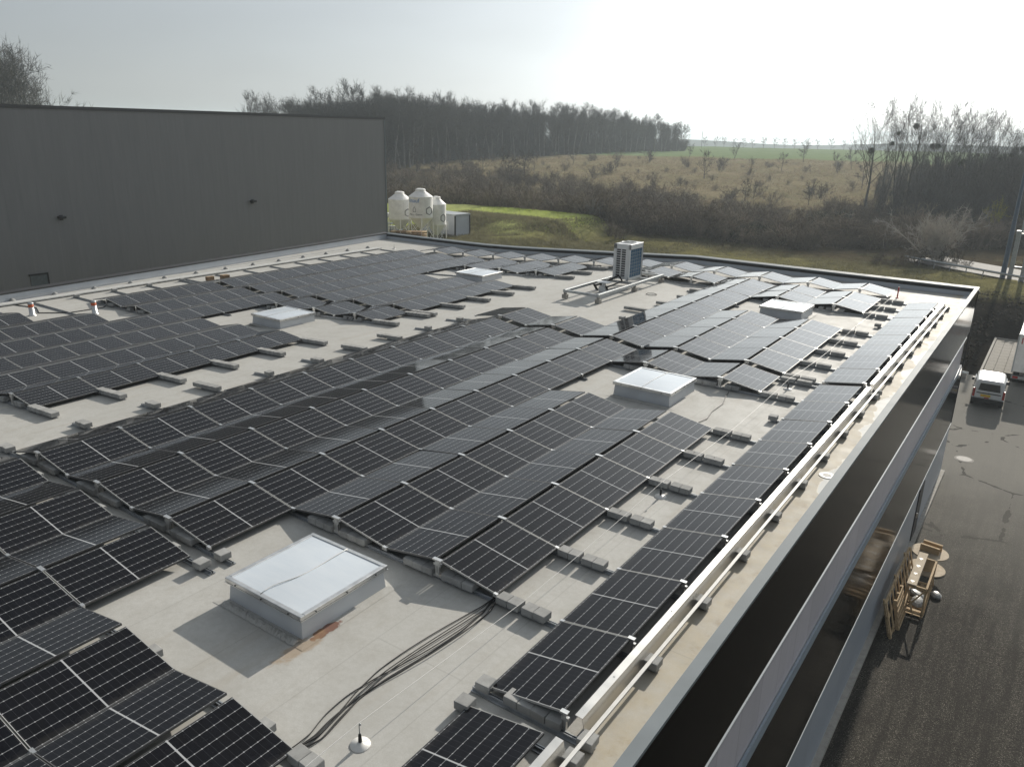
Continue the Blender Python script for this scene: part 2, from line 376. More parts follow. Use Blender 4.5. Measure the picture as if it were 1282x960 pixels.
M['membrane'] = mat_membrane(); M['cells'] = mat_cells()
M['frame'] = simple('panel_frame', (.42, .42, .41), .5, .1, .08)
M['frameglaredim'] = simple('glare_dimmed_frame', (.15, .15, .15), .5, .2, .08)  # left-slope joints painted darker, standing in for contrast with their bright reflections
M['frameblack'] = simple('black_frame', (.10, .10, .10), .45, .3, .1)
M['alu'] = simple('aluminium', (.62, .605, .575), .30, 1., .07, 3)
M['bracket'] = simple('bracket_metal', (.72, .72, .71), .35, .9, .12)
M['rail'] = simple('rail_metal', (.42, .44, .46), .45, .85, .15)
M['galv'] = simple('galvanised_steel', (.42, .44, .45), .5, .6, .2, 5)
M['hatch'] = simple('hatch_panel', (.12, .14, .15), .5)
M['traypale'] = simple('pale_tray', (.55, .55, .53), .5, .1, .1)
M['edgedark'] = simple('dark_edge_trim', (.085, .085, .088), .5, .1, .1)
M['flashblue'] = simple('blue_flashing', (.26, .31, .36), .6, 0, .08)
M['flash'] = simple('flashing_metal', (.85, .82, .73), .45, .1, .05)
M['coping'] = simple('coping_metal', (.20, .225, .24), .6, .0, .08, 2, spec=.2)
M['whitestrip'] = simple('white_strip', (.74, .73, .70), .5, 0, .06)
M['paver'] = mat_concrete('ballast_concrete', (.37, .37, .36))
M['concrete'] = mat_concrete('concrete', (.36, .34, .31))
M['black'] = simple('black_rubber', (.012, .012, .012), .55, 0, .2)
M['dark'] = simple('dark_metal', (.03, .03, .032), .5, 0, .2)
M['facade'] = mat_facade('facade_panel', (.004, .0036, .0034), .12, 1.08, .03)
M['band'] = mat_facade('ribbed_band', (.56, .54, .58), .38, 1.08, .5, rib=.27, per=.05)
M['skirt'] = mat_facade('skirting_panel', (.36, .40, .45), .36, 3.24, .5, per=.04)
M['hall'] = mat_facade('hall_panel', (.224, .224, .229), .42, 1.0, .4, per=.015, jd=.22)
M['upstand'] = simple('parapet_membrane', (.50, .53, .57), .55, 0, .06, 1.2)
M['kerbwhite'] = simple('skylight_kerb', (.56, .58, .60), .5, 0, .06, 2)
def mat_pane():
    t = NT('skylight_pane'); p = t.obj(); x, y, z = t.xyz(p)
    f = t.noise(1.5, 5, t.scl(p, (1, 5, 1)), .6)
    c = t.mix(t.rng(f, .3, .7), (.60, .66, .72), (.66, .71, .76))
    t.set(Base_Color=c, Roughness=t.rng(t.noise(4, 5, p), .3, .7, .18, .24), Specular_IOR_Level=.8); t.bump(f, .03, .02); return t.m
M['pane'] = mat_pane()
M['whitepaint'] = simple('white_paint', (.72, .73, .73), .42, 0, .05, 2)
M['offwhite'] = simple('worn_white_paint', (.86, .855, .83), .5, 0, .10, 2.2)
M['bagplastic'] = simple('bag_plastic', (.30, .30, .29), .35, 0, .4, 9)
M['redpaint'] = simple('red_paint', (.45, .03, .03), .45)
M['orange'] = simple('orange_band', (.55, .12, .04), .5)
M['bluepaint'] = simple('blue_paint', (.10, .25, .55), .5)
M['yellowplate'] = simple('yellow_plate', (.75, .50, .04), .45)
M['glass'] = simple('dark_glass', (.012, .015, .018), .06, 0, .1, spec=.6)
M['coil'] = simple('blue_coil', (.02, .10, .19), .35, .2, .3, 30)
M['tyre'] = simple('tyre_rubber', (.015, .015, .015), .8)
M['lampred'] = simple('tail_light', (.35, .02, .015), .2)
M['timber'] = mat_wood('pallet_wood', (.36, .25, .14), (.55, .42, .26))
M['oldtimber'] = mat_wood('weathered_wood', (.20, .13, .075), (.33, .22, .13))
M['plywood'] = mat_wood('reel_wood', (.40, .33, .24), (.55, .47, .36))
M['asphalt'] = mat_asphalt(); M['ground'] = mat_ground()
M['paving'] = mat_concrete('paving_concrete', (.30, .28, .245))
M['bark'] = mat_bark('bark', (.06, .058, .05), (.11, .105, .092))
M['twig'] = mat_bark('twigs', (.060, .054, .046), (.105, .094, .080))
M['barkfar'] = mat_bark('far_bark', (.075, .078, .075), (.14, .14, .13))
M['scrub'] = mat_bark('scrub_twigs', (.10, .085, .066), (.20, .165, .125), .3)
M['oakbark'] = mat_bark('oak_bark', (.13, .13, .12), (.24, .235, .215), .25)
M['scrubpale'] = mat_bark('pale_scrub_twigs', (.15, .13, .10), (.26, .22, .17), .3)
M['scrubgreen'] = mat_bark('ivy_green', (.022, .03, .012), (.045, .055, .02), .3)
M['pale'] = mat_bark('blossom_twigs', (.36, .33, .29), (.56, .52, .46), .2)
M['yellowbush'] = mat_bark('yellow_twigs', (.20, .19, .03), (.35, .32, .06), .2)
M['tuft'] = mat_grass('dry_grass', (.11, .106, .06), (.205, .192, .115), .35)
M['tuftgreen'] = mat_grass('green_grass', (.34, .42, .10), (.48, .54, .18), .35)
M['tuftmeadow'] = mat_grass('meadow_grass', (.17, .14, .09), (.29, .245, .165), .35)
M['mast'] = simple('blue_grey_mast', (.07, .10, .13), .45, .3)
M['stone'] = simple('pale_stone', (.45, .43, .40), .85, 0, .15)

# ------------------------------------------------------------------ terrain
FH = Vector((math.sin(yaw), math.cos(yaw))); RH = Vector((math.cos(yaw), -math.sin(yaw)))
SP = [-400, 95, 150, 200, 250, 300, 400, 510, 600, 800, 1500, 4000]
SZ = [-7.2, -7.2, -6.9, -4.9, -2.9, -1.7, -1.4, -1.1, -3.0, -10, -28, -60]
def ground(x, y):
    x = np.asarray(x, float); y = np.asarray(y, float)
    s = (x-CAM.x)*FH.x + (y-CAM.y)*FH.y
    zf = np.interp(s, SP, SZ)
    left = sstep(-14, -38, x)*(1-sstep(116, 138, s))
    z = zf + left*1.9
    z = z + 1.0*sstep(-33.5, -38, x)*sstep(69, 78, y)*(1-sstep(89, 95, y)) - 1.2*sstep(-38, -33, x)*(1-sstep(-33, -22, x))*sstep(70, 80, y)
    yard = (1-sstep(55, 84, y + .15*x))*sstep(-34, -24, x)
    z = z*(1-yard) + (-9.05)*yard
    front = (1-sstep(20, 45, y))*(1-sstep(-34, -24, x))
    z = z*(1-front) + (-6.5)*front
    return z
def axis(lo, hi, flo, fhi, fine, grow=1.22):
    a = list(np.arange(flo, fhi+.01, fine)); st = fine
    while a[-1] < hi: st *= grow; a.append(a[-1]+st)
    st = fine
    while a[0] > lo: st *= grow; a.insert(0, a[0]-st)
    return np.array(a)
gx = axis(-3600, 3600, -150, 60, 2.2); gy = axis(-1500, 4200, 30, 200, 2.2)
X, Y = np.meshgrid(gx, gy); nz = np.random.default_rng(3)
Z = ground(X, Y)
S_ = (X-CAM.x)*FH.x + (Y-CAM.y)*FH.y; T_ = ((X-CAM.x)*RH.x + (Y-CAM.y)*RH.y)
U_ = 641 + 976.46*T_/np.maximum(S_, 1)/1.0
open_ = (1-(1-sstep(52, 62, Y))*sstep(-34, -24, X))
Z = Z + open_*(nz.normal(0, .10, Z.shape) + .25*np.sin(X*.21+Y*.13)*np.sin(Y*.17-X*.05))
Z = np.where((X > -32) & (X < 90) & (Y < 50), -9.05, Z); Z = np.where((X > 11) & (X < 90) & (Y < 71), -9.05, Z)
nX, nY = len(gx), len(gy)
me = bpy.data.meshes.new('terrain')
ii = (np.arange(nY-1)[:, None]*nX + np.arange(nX-1)[None, :]).ravel()
quads = np.stack([ii, ii+1, ii+nX+1, ii+nX], 1)
def np_mesh(me, V, F):
    """V (n,3), F (m,k) constant k"""
    k = F.shape[1]
    me.vertices.add(len(V)); me.vertices.foreach_set('co', V.astype(np.float32).ravel())
    me.loops.add(F.size); me.loops.foreach_set('vertex_index', F.astype(np.int32).ravel())
    me.polygons.add(len(F)); me.polygons.foreach_set('loop_start', (np.arange(len(F))*k).astype(np.int32))
    try: me.polygons.foreach_set('loop_total', np.full(len(F), k, np.int32))
    except Exception: pass
    me.update(calc_edges=True); me.validate()
np_mesh(me, np.stack([X.ravel(), Y.ravel(), Z.ravel()], 1), quads)
me.polygons.foreach_set('use_smooth', [True]*len(me.polygons)); me.materials.append(M['ground'])
# which land lies where
far_u = np.interp(U_, [380, 490, 640, 760, 860, 1000, 1100, 1180, 1500], [250, 232, 195, 152, 144, 128, 150, 230, 240])
near_u = np.interp(U_, [380, 490, 640, 760, 860, 1000, 1100, 1500], [128, 126, 116, 108, 102, 95, 90, 80])
wob = 8*np.sin(X*.11+1.3*np.sin(Y*.07)) + 5*np.sin(Y*.19)
z_scrub = sstep(-3, 3, S_-near_u)*(1-sstep(-10, 12, S_+wob-far_u))
z_mead = sstep(-10, 12, S_+wob-far_u)*(1-sstep(296, 306, S_))
z_lawn = sstep(-33, -40, X)*(1-sstep(88, 93, Y))*sstep(52, 58, Y) + 0*X
z_lawn = np.maximum(z_lawn*np.clip(.45+.55*sstep(65, 73, Y), 0, 1), 0)
z_field = sstep(296, 306, S_)
z_soil = sstep(3, 9, X)*(1-sstep(76, 84, Y+.3*np.sin(X)))*sstep(46, 49, Y)
ca = me.color_attributes.new('zone', 'FLOAT_COLOR', 'POINT'); cb = me.color_attributes.new('zone_b', 'FLOAT_COLOR', 'POINT')
one = np.ones_like(X)
ca.data.foreach_set('color', np.stack([z_scrub, z_mead, np.clip(z_lawn, 0, 1), one], -1).astype(np.float32).ravel())
cb.data.foreach_set('color', np.stack([z_field, z_soil, 0*one, one], -1).astype(np.float32).ravel())
struct('ground', me)

ZG = -9.05
def sheet(name, poly, z, mat):
    m_ = MB(); m_.add([(x, y, z) for x, y in poly], [tuple(range(len(poly)))]); return m_.mesh(name, mat)
struct('yard', sheet('yard', [(13.9, -40), (70, -40), (70, 46.5), (2, 46.5), (2, 35.4), (13.9, 35.4)], ZG+.012, M['asphalt']))
# asphalt apron on which the van and the truck stand
struct('parking_apron', sheet('parking_apron', [(3, 46.5), (70, 46.5), (70, 57.6), (3, 55.6)], ZG+.016, M['asphalt']))
pm = MB()
for i in range(11):
    for j in range(4):
        pm.box((13.75+i*.0+j*.62, 57.9+i*1.02, ZG), (13.75+j*.62+.60, 57.9+i*1.02+1.0, ZG+.07))
struct('paved_strip', pm.mesh('paved_strip', M['paving']))
kb = MB(); kb.cbox((13.55, 56.6, ZG-.1), (13.71, 69.3, ZG+.15), .015); kb.cbox((13.72, 69.16, ZG-.1), (17.5, 69.32, ZG+.15), .015)
tag(link('kerb', kb.mesh('kerb', M['concrete'])), 'concrete kerb edging the small paved strip beside the dark soil', 'kerb')
# the road beyond the grass
def road_pt(t, off): # t metres along, off to the far side
    a = Vector((1, 99)); d = Vector((15, -9)).normalized(); n = Vector((9, 15)).normalized()
    return a + d*t + n*off
rv = []; rf = []
ts = np.arange(1, 90, 2.)
for k, t_ in enumerate(ts):
    for off in (-1.4, 6.0):
        p = road_pt(t_, off); rv.append((p.x, p.y, max(float(ground(p.x, p.y)), -7.9)+.22))
    if k: rf.append((2*k-2, 2*k, 2*k+1, 2*k-1))
rm = MB(); rm.add(rv, rf)
def mat_road():
    t = NT('road_asphalt'); f = t.noise(1.5, 5, t.pos()); t.set(Base_Color=t.mix(f, (.045, .045, .044), (.075, .073, .068)), Roughness=.8); return t.m
struct('road', rm.mesh('road', mat_road()))
g_ = root('guard_rail', 'grey steel guard rail along the road behind the grass strip', 'guard rail', (0, 0, 0))
gm = MB()
for t_ in np.arange(2, 80, 2.):
    p = road_pt(t_, -1.9); z = max(float(ground(p.x, p.y)), -7.8)+.22
    gp = MB(); gp.box((p.x-.05, p.y-.05, z-.3), (p.x+.05, p.y+.05, z+.62)); link('post', gp.mesh('post', M['galv']), g_)
    p2 = road_pt(t_+2.0, -1.97); z2 = max(float(ground(p2.x, p2.y)), -7.8)+.22; p1 = road_pt(t_, -1.97)
    gm.tube([(p1.x, p1.y, z+.55), (p2.x, p2.y, z2+.55)], .13, 5, False)
link('rail_beam', gm.mesh('rail_beam', M['galv']), g_)

# ------------------------------------------------------------------ the building under the panels
PXr = [-24.5, -17.1, -14.8, -12.4, -10.1, -7.7, -5.4, 0, 20]; PZr = [-.85, -.82, -.80, -.72, -.60, -.46, -.33, 0, 0]
def rz(x): return float(np.interp(x, PXr, PZr))
XL, XR, YN, YB = -23.2, 13.88, -22.0, 35.3
B = root('warehouse', 'large flat roofed warehouse with dark panel facade carrying the solar panels', 'building', (-4, 6, ZG))
def part(name, mb_, mat, parent=B, smooth=False):
    o = link(name, mb_.mesh(name, mat, smooth), parent)
    if parent is not None: o.matrix_parent_inverse = Matrix.Translation(-Vector(parent.location))
    return o
def xleft(y): return -21.2 - .09*(y-8)
rm = MB()
xs = [0, -1.8, -3.6, -5.4, -6.6, -7.7, -8.9, -10.1, -11.2, -12.4, -13.6, -14.8, -17.1]
ys = list(np.linspace(YN, YB-.3, 9))
cols = []
for y in ys: cols.append([(xleft(y)+.05, y, rz(xleft(y)))] + [(x, y, rz(x)) for x in xs[::-1]] + [(XR-.16, y, 0)])
vs_ = [p for c in cols for p in c]; nc = len(cols[0])
rm.add(vs_, [(i*nc+j, i*nc+j+1, (i+1)*nc+j+1, (i+1)*nc+j) for i in range(len(ys)-1) for j in range(nc-1)])
part('roof_membrane', rm, M['membrane'])
# parapets
pu = MB(); cp = MB(); cpd = MB()
pu.box((XR-.17, YN, -.3), (XR-.004, YB-.01, .388))
part('right_parapet', pu, M['upstand'])
pu = MB()
px_ = [14-.13] + xs + [-20, xleft(YB)]
for a, b in zip(px_[:-1], px_[1:]):
    za, zb = rz(a), rz(b)
    pu.add([(a,YB-.30,za-.3),(b,YB-.30,zb-.3),(b,YB-.01,zb-.3),(a,YB-.01,za-.3),(a,YB-.30,za+.39),(b,YB-.30,zb+.39),(b,YB-.01,zb+.39),(a,YB-.01,za+.39)],
           [(0,4,5,1),(4,7,6,5),(2,6,7,3)])
    cp.add([(a,YB-.34,za+.392),(b,YB-.34,zb+.392),(b,YB+.02,zb+.43),(a,YB+.02,za+.43),(a,YB-.34,za+.34),(b,YB-.34,zb+.34),(b,YB+.02,zb+.30),(a,YB+.02,za+.30)],
           [(0,3,2,1),(0,1,5,4),(3,7,6,2)])
for a, b in ((YN, 0), (0, YB)):
    A, Bx = xleft(a), xleft(b); z = rz(A)
    pu.add([(A,a,z-.3),(Bx,b,z-.3),(Bx-.3,b,z-.3),(A-.3,a,z-.3),(A,a,z+.39),(Bx,b,z+.39),(Bx-.3,b,z+.39),(A-.3,a,z+.39)], [(0,1,5,4),(4,5,6,7),(3,7,6,2)])
    cpd.add([(A+.03,a,z+.395),(Bx+.03,b,z+.395),(Bx-.34,b,z+.43),(A-.34,a,z+.43),(A+.03,a,z+.33),(Bx+.03,b,z+.33),(Bx-.34,b,z+.30),(A-.34,a,z+.30)], [(0,1,2,3),(0,4,5,1),(2,6,7,3)])
part('parapet', pu, M['upstand'])
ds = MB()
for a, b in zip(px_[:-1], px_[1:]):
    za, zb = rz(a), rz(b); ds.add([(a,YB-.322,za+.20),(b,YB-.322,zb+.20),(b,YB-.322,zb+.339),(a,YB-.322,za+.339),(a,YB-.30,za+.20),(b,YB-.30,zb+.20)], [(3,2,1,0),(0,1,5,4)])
part('shadow_strip', ds, M['black'])  # black strip standing in for the shadow line under the back coping
part('back_coping', cp, M['coping']); part('left_coping', cpd, M['dark'])
cc = MB()
cc.prism([(XR-.165, .398), (XR+.02, .425), (XR+.02, .372), (XR+.012, .372), (XR+.012, .39), (XR-.165, .37)], YN, YB+.03)
for y in np.arange(-1.2, 35, 6.0): cc.box((XR-.167, y-.012, .33), (XR+.0235, y+.012, .3985))
part('right_coping', cc, M['coping'])
# facade towards the yard, from the coping down
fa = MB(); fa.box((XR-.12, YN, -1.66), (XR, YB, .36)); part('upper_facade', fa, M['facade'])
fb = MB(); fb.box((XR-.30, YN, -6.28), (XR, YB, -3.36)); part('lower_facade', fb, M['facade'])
fc = MB(); fc.box((XR-.40, YN, -3.3), (XR-.05, 33.9, -1.74)); part('ribbed_band', fc, M['band'])
fd = MB(); fd.box((XR-.5, 33.9, -3.36), (XR-.3, YB, -1.66)); part('dark_recess', fd, M['dark'])
fe = MB(); fe.prism([(XR-.01, -1.680), (XR+.016, -1.706), (XR+.016, -1.72), (XR-.01, -1.72)], YN, 33.9); part('upper_flashing', fe, M['alu'])
fe = MB(); fe.box((XR-.04, YN, -3.46), (XR+.012, 33.9, -3.19)); part('lower_flashing', fe, M['flashblue'])
fs_ = MB(); fs_.box((XR-.36, YN, -9.0), (XR-.02, YB, -6.36)); part('skirting', fs_, M['skirt'])
fe = MB(); fe.prism([(XR-.01, -6.315), (XR+.010, -6.335), (XR+.010, -6.35), (XR-.01, -6.35)], YN, YB); part('base_flashing', fe, M['alu'])
ff = MB(); ff.box((XR-.3, YN, -9.4), (XR+.16, 43.0-7.6, -8.87)); part('plinth', ff, M['concrete'])
dr = MB(); dr.box((XR-.1, 26.4, -8.86), (XR+.02, 27.6, -6.55)); dro = part('door', dr, M['dark'])
hd = MB(); hd.box((XR+.02, 26.55, -7.85), (XR+.07, 26.62, -7.65)); o = link('handle', hd.mesh('handle', M['alu']), dro)
cn_ = MB(); cn_.box((XR-.05, YB-.06, -6.3), (XR+.018, YB+.018, .28)); part('corner_trim', cn_, M['dark'])
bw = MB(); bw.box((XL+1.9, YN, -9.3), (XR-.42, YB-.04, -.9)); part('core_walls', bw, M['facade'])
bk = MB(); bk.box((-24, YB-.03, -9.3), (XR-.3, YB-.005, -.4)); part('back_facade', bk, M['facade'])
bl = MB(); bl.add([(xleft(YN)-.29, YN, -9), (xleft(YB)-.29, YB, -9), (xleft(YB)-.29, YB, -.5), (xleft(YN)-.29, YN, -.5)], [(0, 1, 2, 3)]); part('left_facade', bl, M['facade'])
# roof drains (black holes with a pale collar)
for i, (x, y) in enumerate(((13.44, 9.9), (13.45, 33.2))):
    d_ = MB(); d_.lathe((x, y, .004), [(.17, 0), (.17, .008), (.10, .012)], 18); dp = part('drain_collar', d_, M['whitestrip'])
    d_ = MB(); d_.cyl((x, y, .013), .085, .006, 18); o = link('drain_hole', d_.mesh('drain_hole', M['black']), dp)


# ------------------------------------------------------------------ solar panels
L, P, W_, LEN = 1.78, 2.3482, 1.134, 1.762
TH = math.asin(.1814/1.134)
def panel_meshes(s):
    """local: ridge edge at x=0, low edge at x=s*1.134, y 0..1.762, top at z=0"""
    sx = lambda a, b: (min(s*a, s*b), max(s*a, s*b))
    fr = MB(); lip = .0095; dp = .032
    for a, b, y0, y1 in ((0, lip, 0, LEN), (W_-lip, W_, 0, LEN), (lip, W_-lip, 0, lip), (lip, W_-lip, LEN-lip, LEN)):
        x0, x1 = sx(a, b); fr.box((x0, y0, -dp), (x1, y1, 0))
    frm = fr.mesh('frame', M['frame'] if s > 0 else M['frameglaredim']); frm.materials.append(M['frameblack'])
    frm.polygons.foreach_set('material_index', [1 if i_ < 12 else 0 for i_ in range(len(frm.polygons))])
    ce = MB(); x0, x1 = sx(lip, W_-lip); ce.box((x0, lip, -.009), (x1, LEN-lip, -.0025))
    br = MB(); Rm = Matrix.Rotation(-s*TH, 4, 'Y')
    # ridge post with a splayed foot and hook, standing at the near end of the ridge edge
    br.box((s*.0-.02 - s*.03, -.028, -.30), (s*.0+.02 - s*.03, .012, -.02), Rm)
    br.box((-.05-s*.03, -.03, -.10), (.05-s*.03, .014, -.055), Rm)
    br.box((-.06-s*.02, -.036, -.014), (.045-s*.02, .03, .012), Rm)
    br.box((-.065-s*.03, -.034, -.30), (.065-s*.03, .018, -.27), Rm)
    cl = MB(); x0, x1 = sx(W_-.05, W_+.02); cl.box((x0, -.028, -.05), (x1, .022, .006)); 
    bs = MB(); x0, x1 = sx(lip, W_-lip); bs.box((x0, lip, -.014), (x1, LEN-lip, -.0105))
    jb = MB(); x0, x1 = sx(.10, .16); jb.box((x0, .80, -.034), (x1, .92, -.0145))
    return [('frame', frm), ('cell_sheet', ce.mesh('cell_sheet', M['cells'])), ('back_sheet', bs.mesh('back_sheet', M['dark'])),
            ('bracket', br.mesh('bracket', M['bracket'])), ('clamp', cl.mesh('clamp', M['bracket']))]
PM = {1: panel_meshes(1), -1: panel_meshes(-1)}
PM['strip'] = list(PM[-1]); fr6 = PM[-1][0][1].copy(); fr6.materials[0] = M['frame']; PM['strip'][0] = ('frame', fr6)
n_panels = 0; STUFF = []
def panel(x, y, z, s, label, group, stuff=False, kind=None):
    """s=+1: slopes down to +x from the ridge"""
    global n_panels
    xr = x + (.035 if s > 0 else -.075)
    fall = math.atan((rz(x+.2) - rz(x-1.2))/1.4) + R(1.6) if (x > -1 and x < .5 and s < 0 and y < 16) else (math.atan((rz(x+1.1)-rz(x-1.1))/2.2) if x < -1 else 0.)
    rot = (R(rnd.uniform(-.2, .2)), s*TH - fall + R(rnd.uniform(-.35, .35)), R(rnd.uniform(-.05, .05)))
    if stuff: STUFF.append((s, (xr, y, z), rot)); return
    r_ = root('solar_panel', label, 'solar panel', (xr, y, z), rot, group)
    for nme, me_ in PM[kind or s]: link(nme, me_, r_)
    n_panels += 1
SLP = {1: 'right', -1: 'left'}
def row(x, y0, i0, i1, z, slopes, desc, group, n0=0, stuff=()):
    for s in slopes:
        for i in range(i0, i1):
            k = i-i0+n0
            zz = z(y0+L*i) if callable(z) else z
            panel(x, y0+L*i, zz, s, f'{ORD[k]} panel from near end, {SLP[s]} slope of {desc}', group, s in stuff)
HR = .34; D0 = .43   # second block starts at 9 L + D0
RW = ['first', 'second', 'third', 'fourth', 'fifth']
# central block
for k in range(5):
    d_ = f'{RW[k]} ridge from walkway, central array'
    i0, i1 = (0, 9) if k < 3 else (1, 6)
    row(P*k, 0, i0, i1, HR, (1, -1), d_, 'solar panels of the central array')
for k in (3, 4): row(P*k, 0, 8, 9, HR, (1, -1), f'{RW[k]} ridge, pair by middle skylight', 'solar panels of the central array')
# near left corner block
for k in range(5):
    n = 4 if k < 3 else 3; yb = -.345 - n*L if k < 3 else -2.125-n*L
    for s in (1, -1):
        for i in range(n):
            panel(P*k, yb+L*i, HR, s, f'{ORD[n-1-i]} solar panel from skylight end, {SLP[s]} slope of {RW[k]} ridge, corner array', 'solar panels of the near corner array')
# rear right block
y0 = D0 + 9*L
for k, segs in ((0, [(0, 1)]), (1, [(0, 1)]), (2, [(0, 8)]), (3, [(0, 4), (6, 8)]), (4, [(0, 4), (6, 8)])):
    for a, b in segs:
        d_ = f'{RW[k]} ridge, ' + ('rear right array' if a == 0 else 'pair behind the rear right skylight')
        row(P*k, y0, a, b, HR, (1, -1), d_, 'solar panels of the rear right array')
for k in (0, 1): row(P*k, y0, 7, 8, HR+.05, (1, -1), f'{RW[k]} ridge just right of the cooling unit', 'solar panels behind the cooling unit')
# strip along the right hand parapet: one slope only
X6, Z6 = 12.86, .295
for i in range(9): panel(X6, .09+L*i, Z6, -1, f'{ORD[i]} solar panel from near end of the parapet strip, before its gap', 'solar panels along the right parapet', kind='strip')
for i in range(8): panel(X6, y0+L*i, Z6, -1, f'{ORD[i]} solar panel beyond the gap of the right parapet strip', 'solar panels along the right parapet', kind='strip')
for i in range(3): panel(X6, -.335-L*(i+1), Z6, -1, f'{ORD[i]} solar panel of the parapet strip toward the near frame edge', 'solar panels along the right parapet', kind='strip')
# left blocks
XLr = [-5.43 - P*k for k in range(6)]
LW = ['first', 'second', 'third', 'fourth', 'fifth', 'sixth']
for k in range(6):
    z = rz(XLr[k]) + HR - .02; d_ = f'{LW[k]} ridge from walkway'
    g = 'solar panels of the left array'
    front = [(1, 6), (0, 6), (0, 6), (0, 9), (0, 5), (0, 4)][k]
    row(XLr[k], .03, front[0], front[1], z, (1, -1), d_ + ', left array', g, stuff=(-1,) if k else ())
    if k in (0, 1, 2): row(XLr[k], .03, 8, 9, z, (1, -1), d_ + ', pair by left skylight', g)
    if k in (4, 5): row(XLr[k], .03, 6, 9, z, (1, -1), d_ + ', vent pipe array', g, stuff=(-1,))
    yb = y0
    g = 'solar panels of the far left array'
    far = k >= 3
    if k >= 3: row(XLr[k], yb, 0, 8, z, (1, -1), d_ + ', far left array', g, stuff=(-1,))
    else:
        row(XLr[k], yb, 0, 4, z, (1, -1), d_ + ', far left array', g, stuff=(-1,))
        row(XLr[k], yb, 6, 8, z, (1, -1), d_ + ', pair by far skylight', g)
# rear strip in front of the back parapet
y3 = y0 + 8*L + D0
for k in range(12):
    x = -15.75 + 2.3*k
    panel(x, y3, rz(x)+HR+.07, 1, f'{ORD[11-k]} solar panel from the right along the back parapet, right slope', 'solar panels along the back parapet')
    panel(x, y3, rz(x)+HR+.07, -1, f'{ORD[11-k]} solar panel from the right along the back parapet, left slope', 'solar panels along the back parapet')
# the far left slopes that barely show: one object
bm_v = []; bm_f = []; bm_m = []
for s, loc, rot in STUFF:
    Mx = Matrix.Translation(loc) @ Matrix.Rotation(rot[1], 4, 'Y')
    for mi, (nme, me_) in enumerate(PM[s]):
        if mi > 2: continue
        o0 = len(bm_v); bm_v += [tuple(Mx @ v.co) for v in me_.vertices]
        for p in me_.polygons: bm_f.append(tuple(i+o0 for i in p.vertices)); bm_m.append(0 if mi == 0 else 1)
me = bpy.data.meshes.new('far_solar_panels'); me.from_pydata(bm_v, [], bm_f); me.materials.append(M['frame']); me.materials.append(M['dark'])
me.polygons.foreach_set('material_index', bm_m); me.update()
o = tag(link('far_solar_panels', me), 'far side slopes of the left solar arrays, barely showing between their ridges', 'solar panels', None, 'stuff')
print('PANELS', n_panels, 'in stuff', len(STUFF))

# ------------------------------------------------------------------ rails on the roof under every joint
def rail(x0, x1, y, label, group='aluminium base rails under the panels'):
    q = MB(); n = max(1, int((x1-x0)/1.2)); pts = [x0+(x1-x0)*i/n for i in range(n+1)]
    for a, b in zip(pts[:-1], pts[1:]):
        for ya, yb, h in ((-.06, .06, .012), (-.022, -.012, .055), (.012, .022, .055)):
            za, zb = rz(a)+.006, rz(b)+.006
            q.add([(a,y+ya,za),(b,y+ya,zb),(b,y+yb,zb),(a,y+yb,za),(a,y+ya,za+h),(b,y+ya,zb+h),(b,y+yb,zb+h),(a,y+yb,za+h)],
                  [(4,5,6,7),(0,1,5,4),(2,3,7,6),(3,0,4,7),(1,2,6,5)])
    o = link('base_rail', q.mesh('base_rail', M['rail'])); tag(o, label, 'rail', group)
for i in range(10):
    a = -2.5 if i not in (0,) else -1.9
    segs = [(-2.3, 13.25)] if 1 <= i <= 6 or i >= 8 else ([(-2.0, 6.42), (11.45, 13.25)] if i == 0 else [(-2.0, 6.0), (11.4, 13.25)])
    for j, (p, q_) in enumerate(segs): rail(p, q_, L*i+.03, f'{ORD[i]} aluminium base rail from near end' + (', central array' if j == 0 else ', parapet strip'))
for i in range(9):
    segs = [(-1.9 if i == 0 else 3.3, 13.25)] if i <= 4 else [(3.2, 6.0), (11.45, 13.25)]
    if i in (6, 7, 8): segs = [(2.9 if i < 7 else -1.9, 13.25)]
    for j, (p, q_) in enumerate(segs): rail(p, q_, y0+L*i-.03, f'{ORD[i]} aluminium base rail, rear right array' + (' parapet strip' if j else ''))
for i in range(4): rail(-1.8, 6.4 if i == 0 else 10.75, -.34-L*i, f'{ORD[i]} aluminium base rail from the skylight, near corner array')
for i in range(3): rail(11.5, 13.22, -.34-L*i, f'{ORD[i]} aluminium base rail toward the near frame edge, parapet strip')
for i in range(0, 10):
    hi = -3.18 if (1 <= i <= 6 or i >= 8) else -10.9
    lo = -20.05 if i >= 6 else -20
    rail(lo, hi, .03+L*i+.02, f'{ORD[i]} aluminium base rail from near end, left array')
for i in range(9):
    rail(-20.05, -3.15 if i < 5 or i > 5 else -9.0, y0+L*i-.02, f'{ORD[i]} aluminium base rail, far left array')
rail(-17, 10.9, y3-.03, 'long aluminium base rail of the panels along the back parapet')

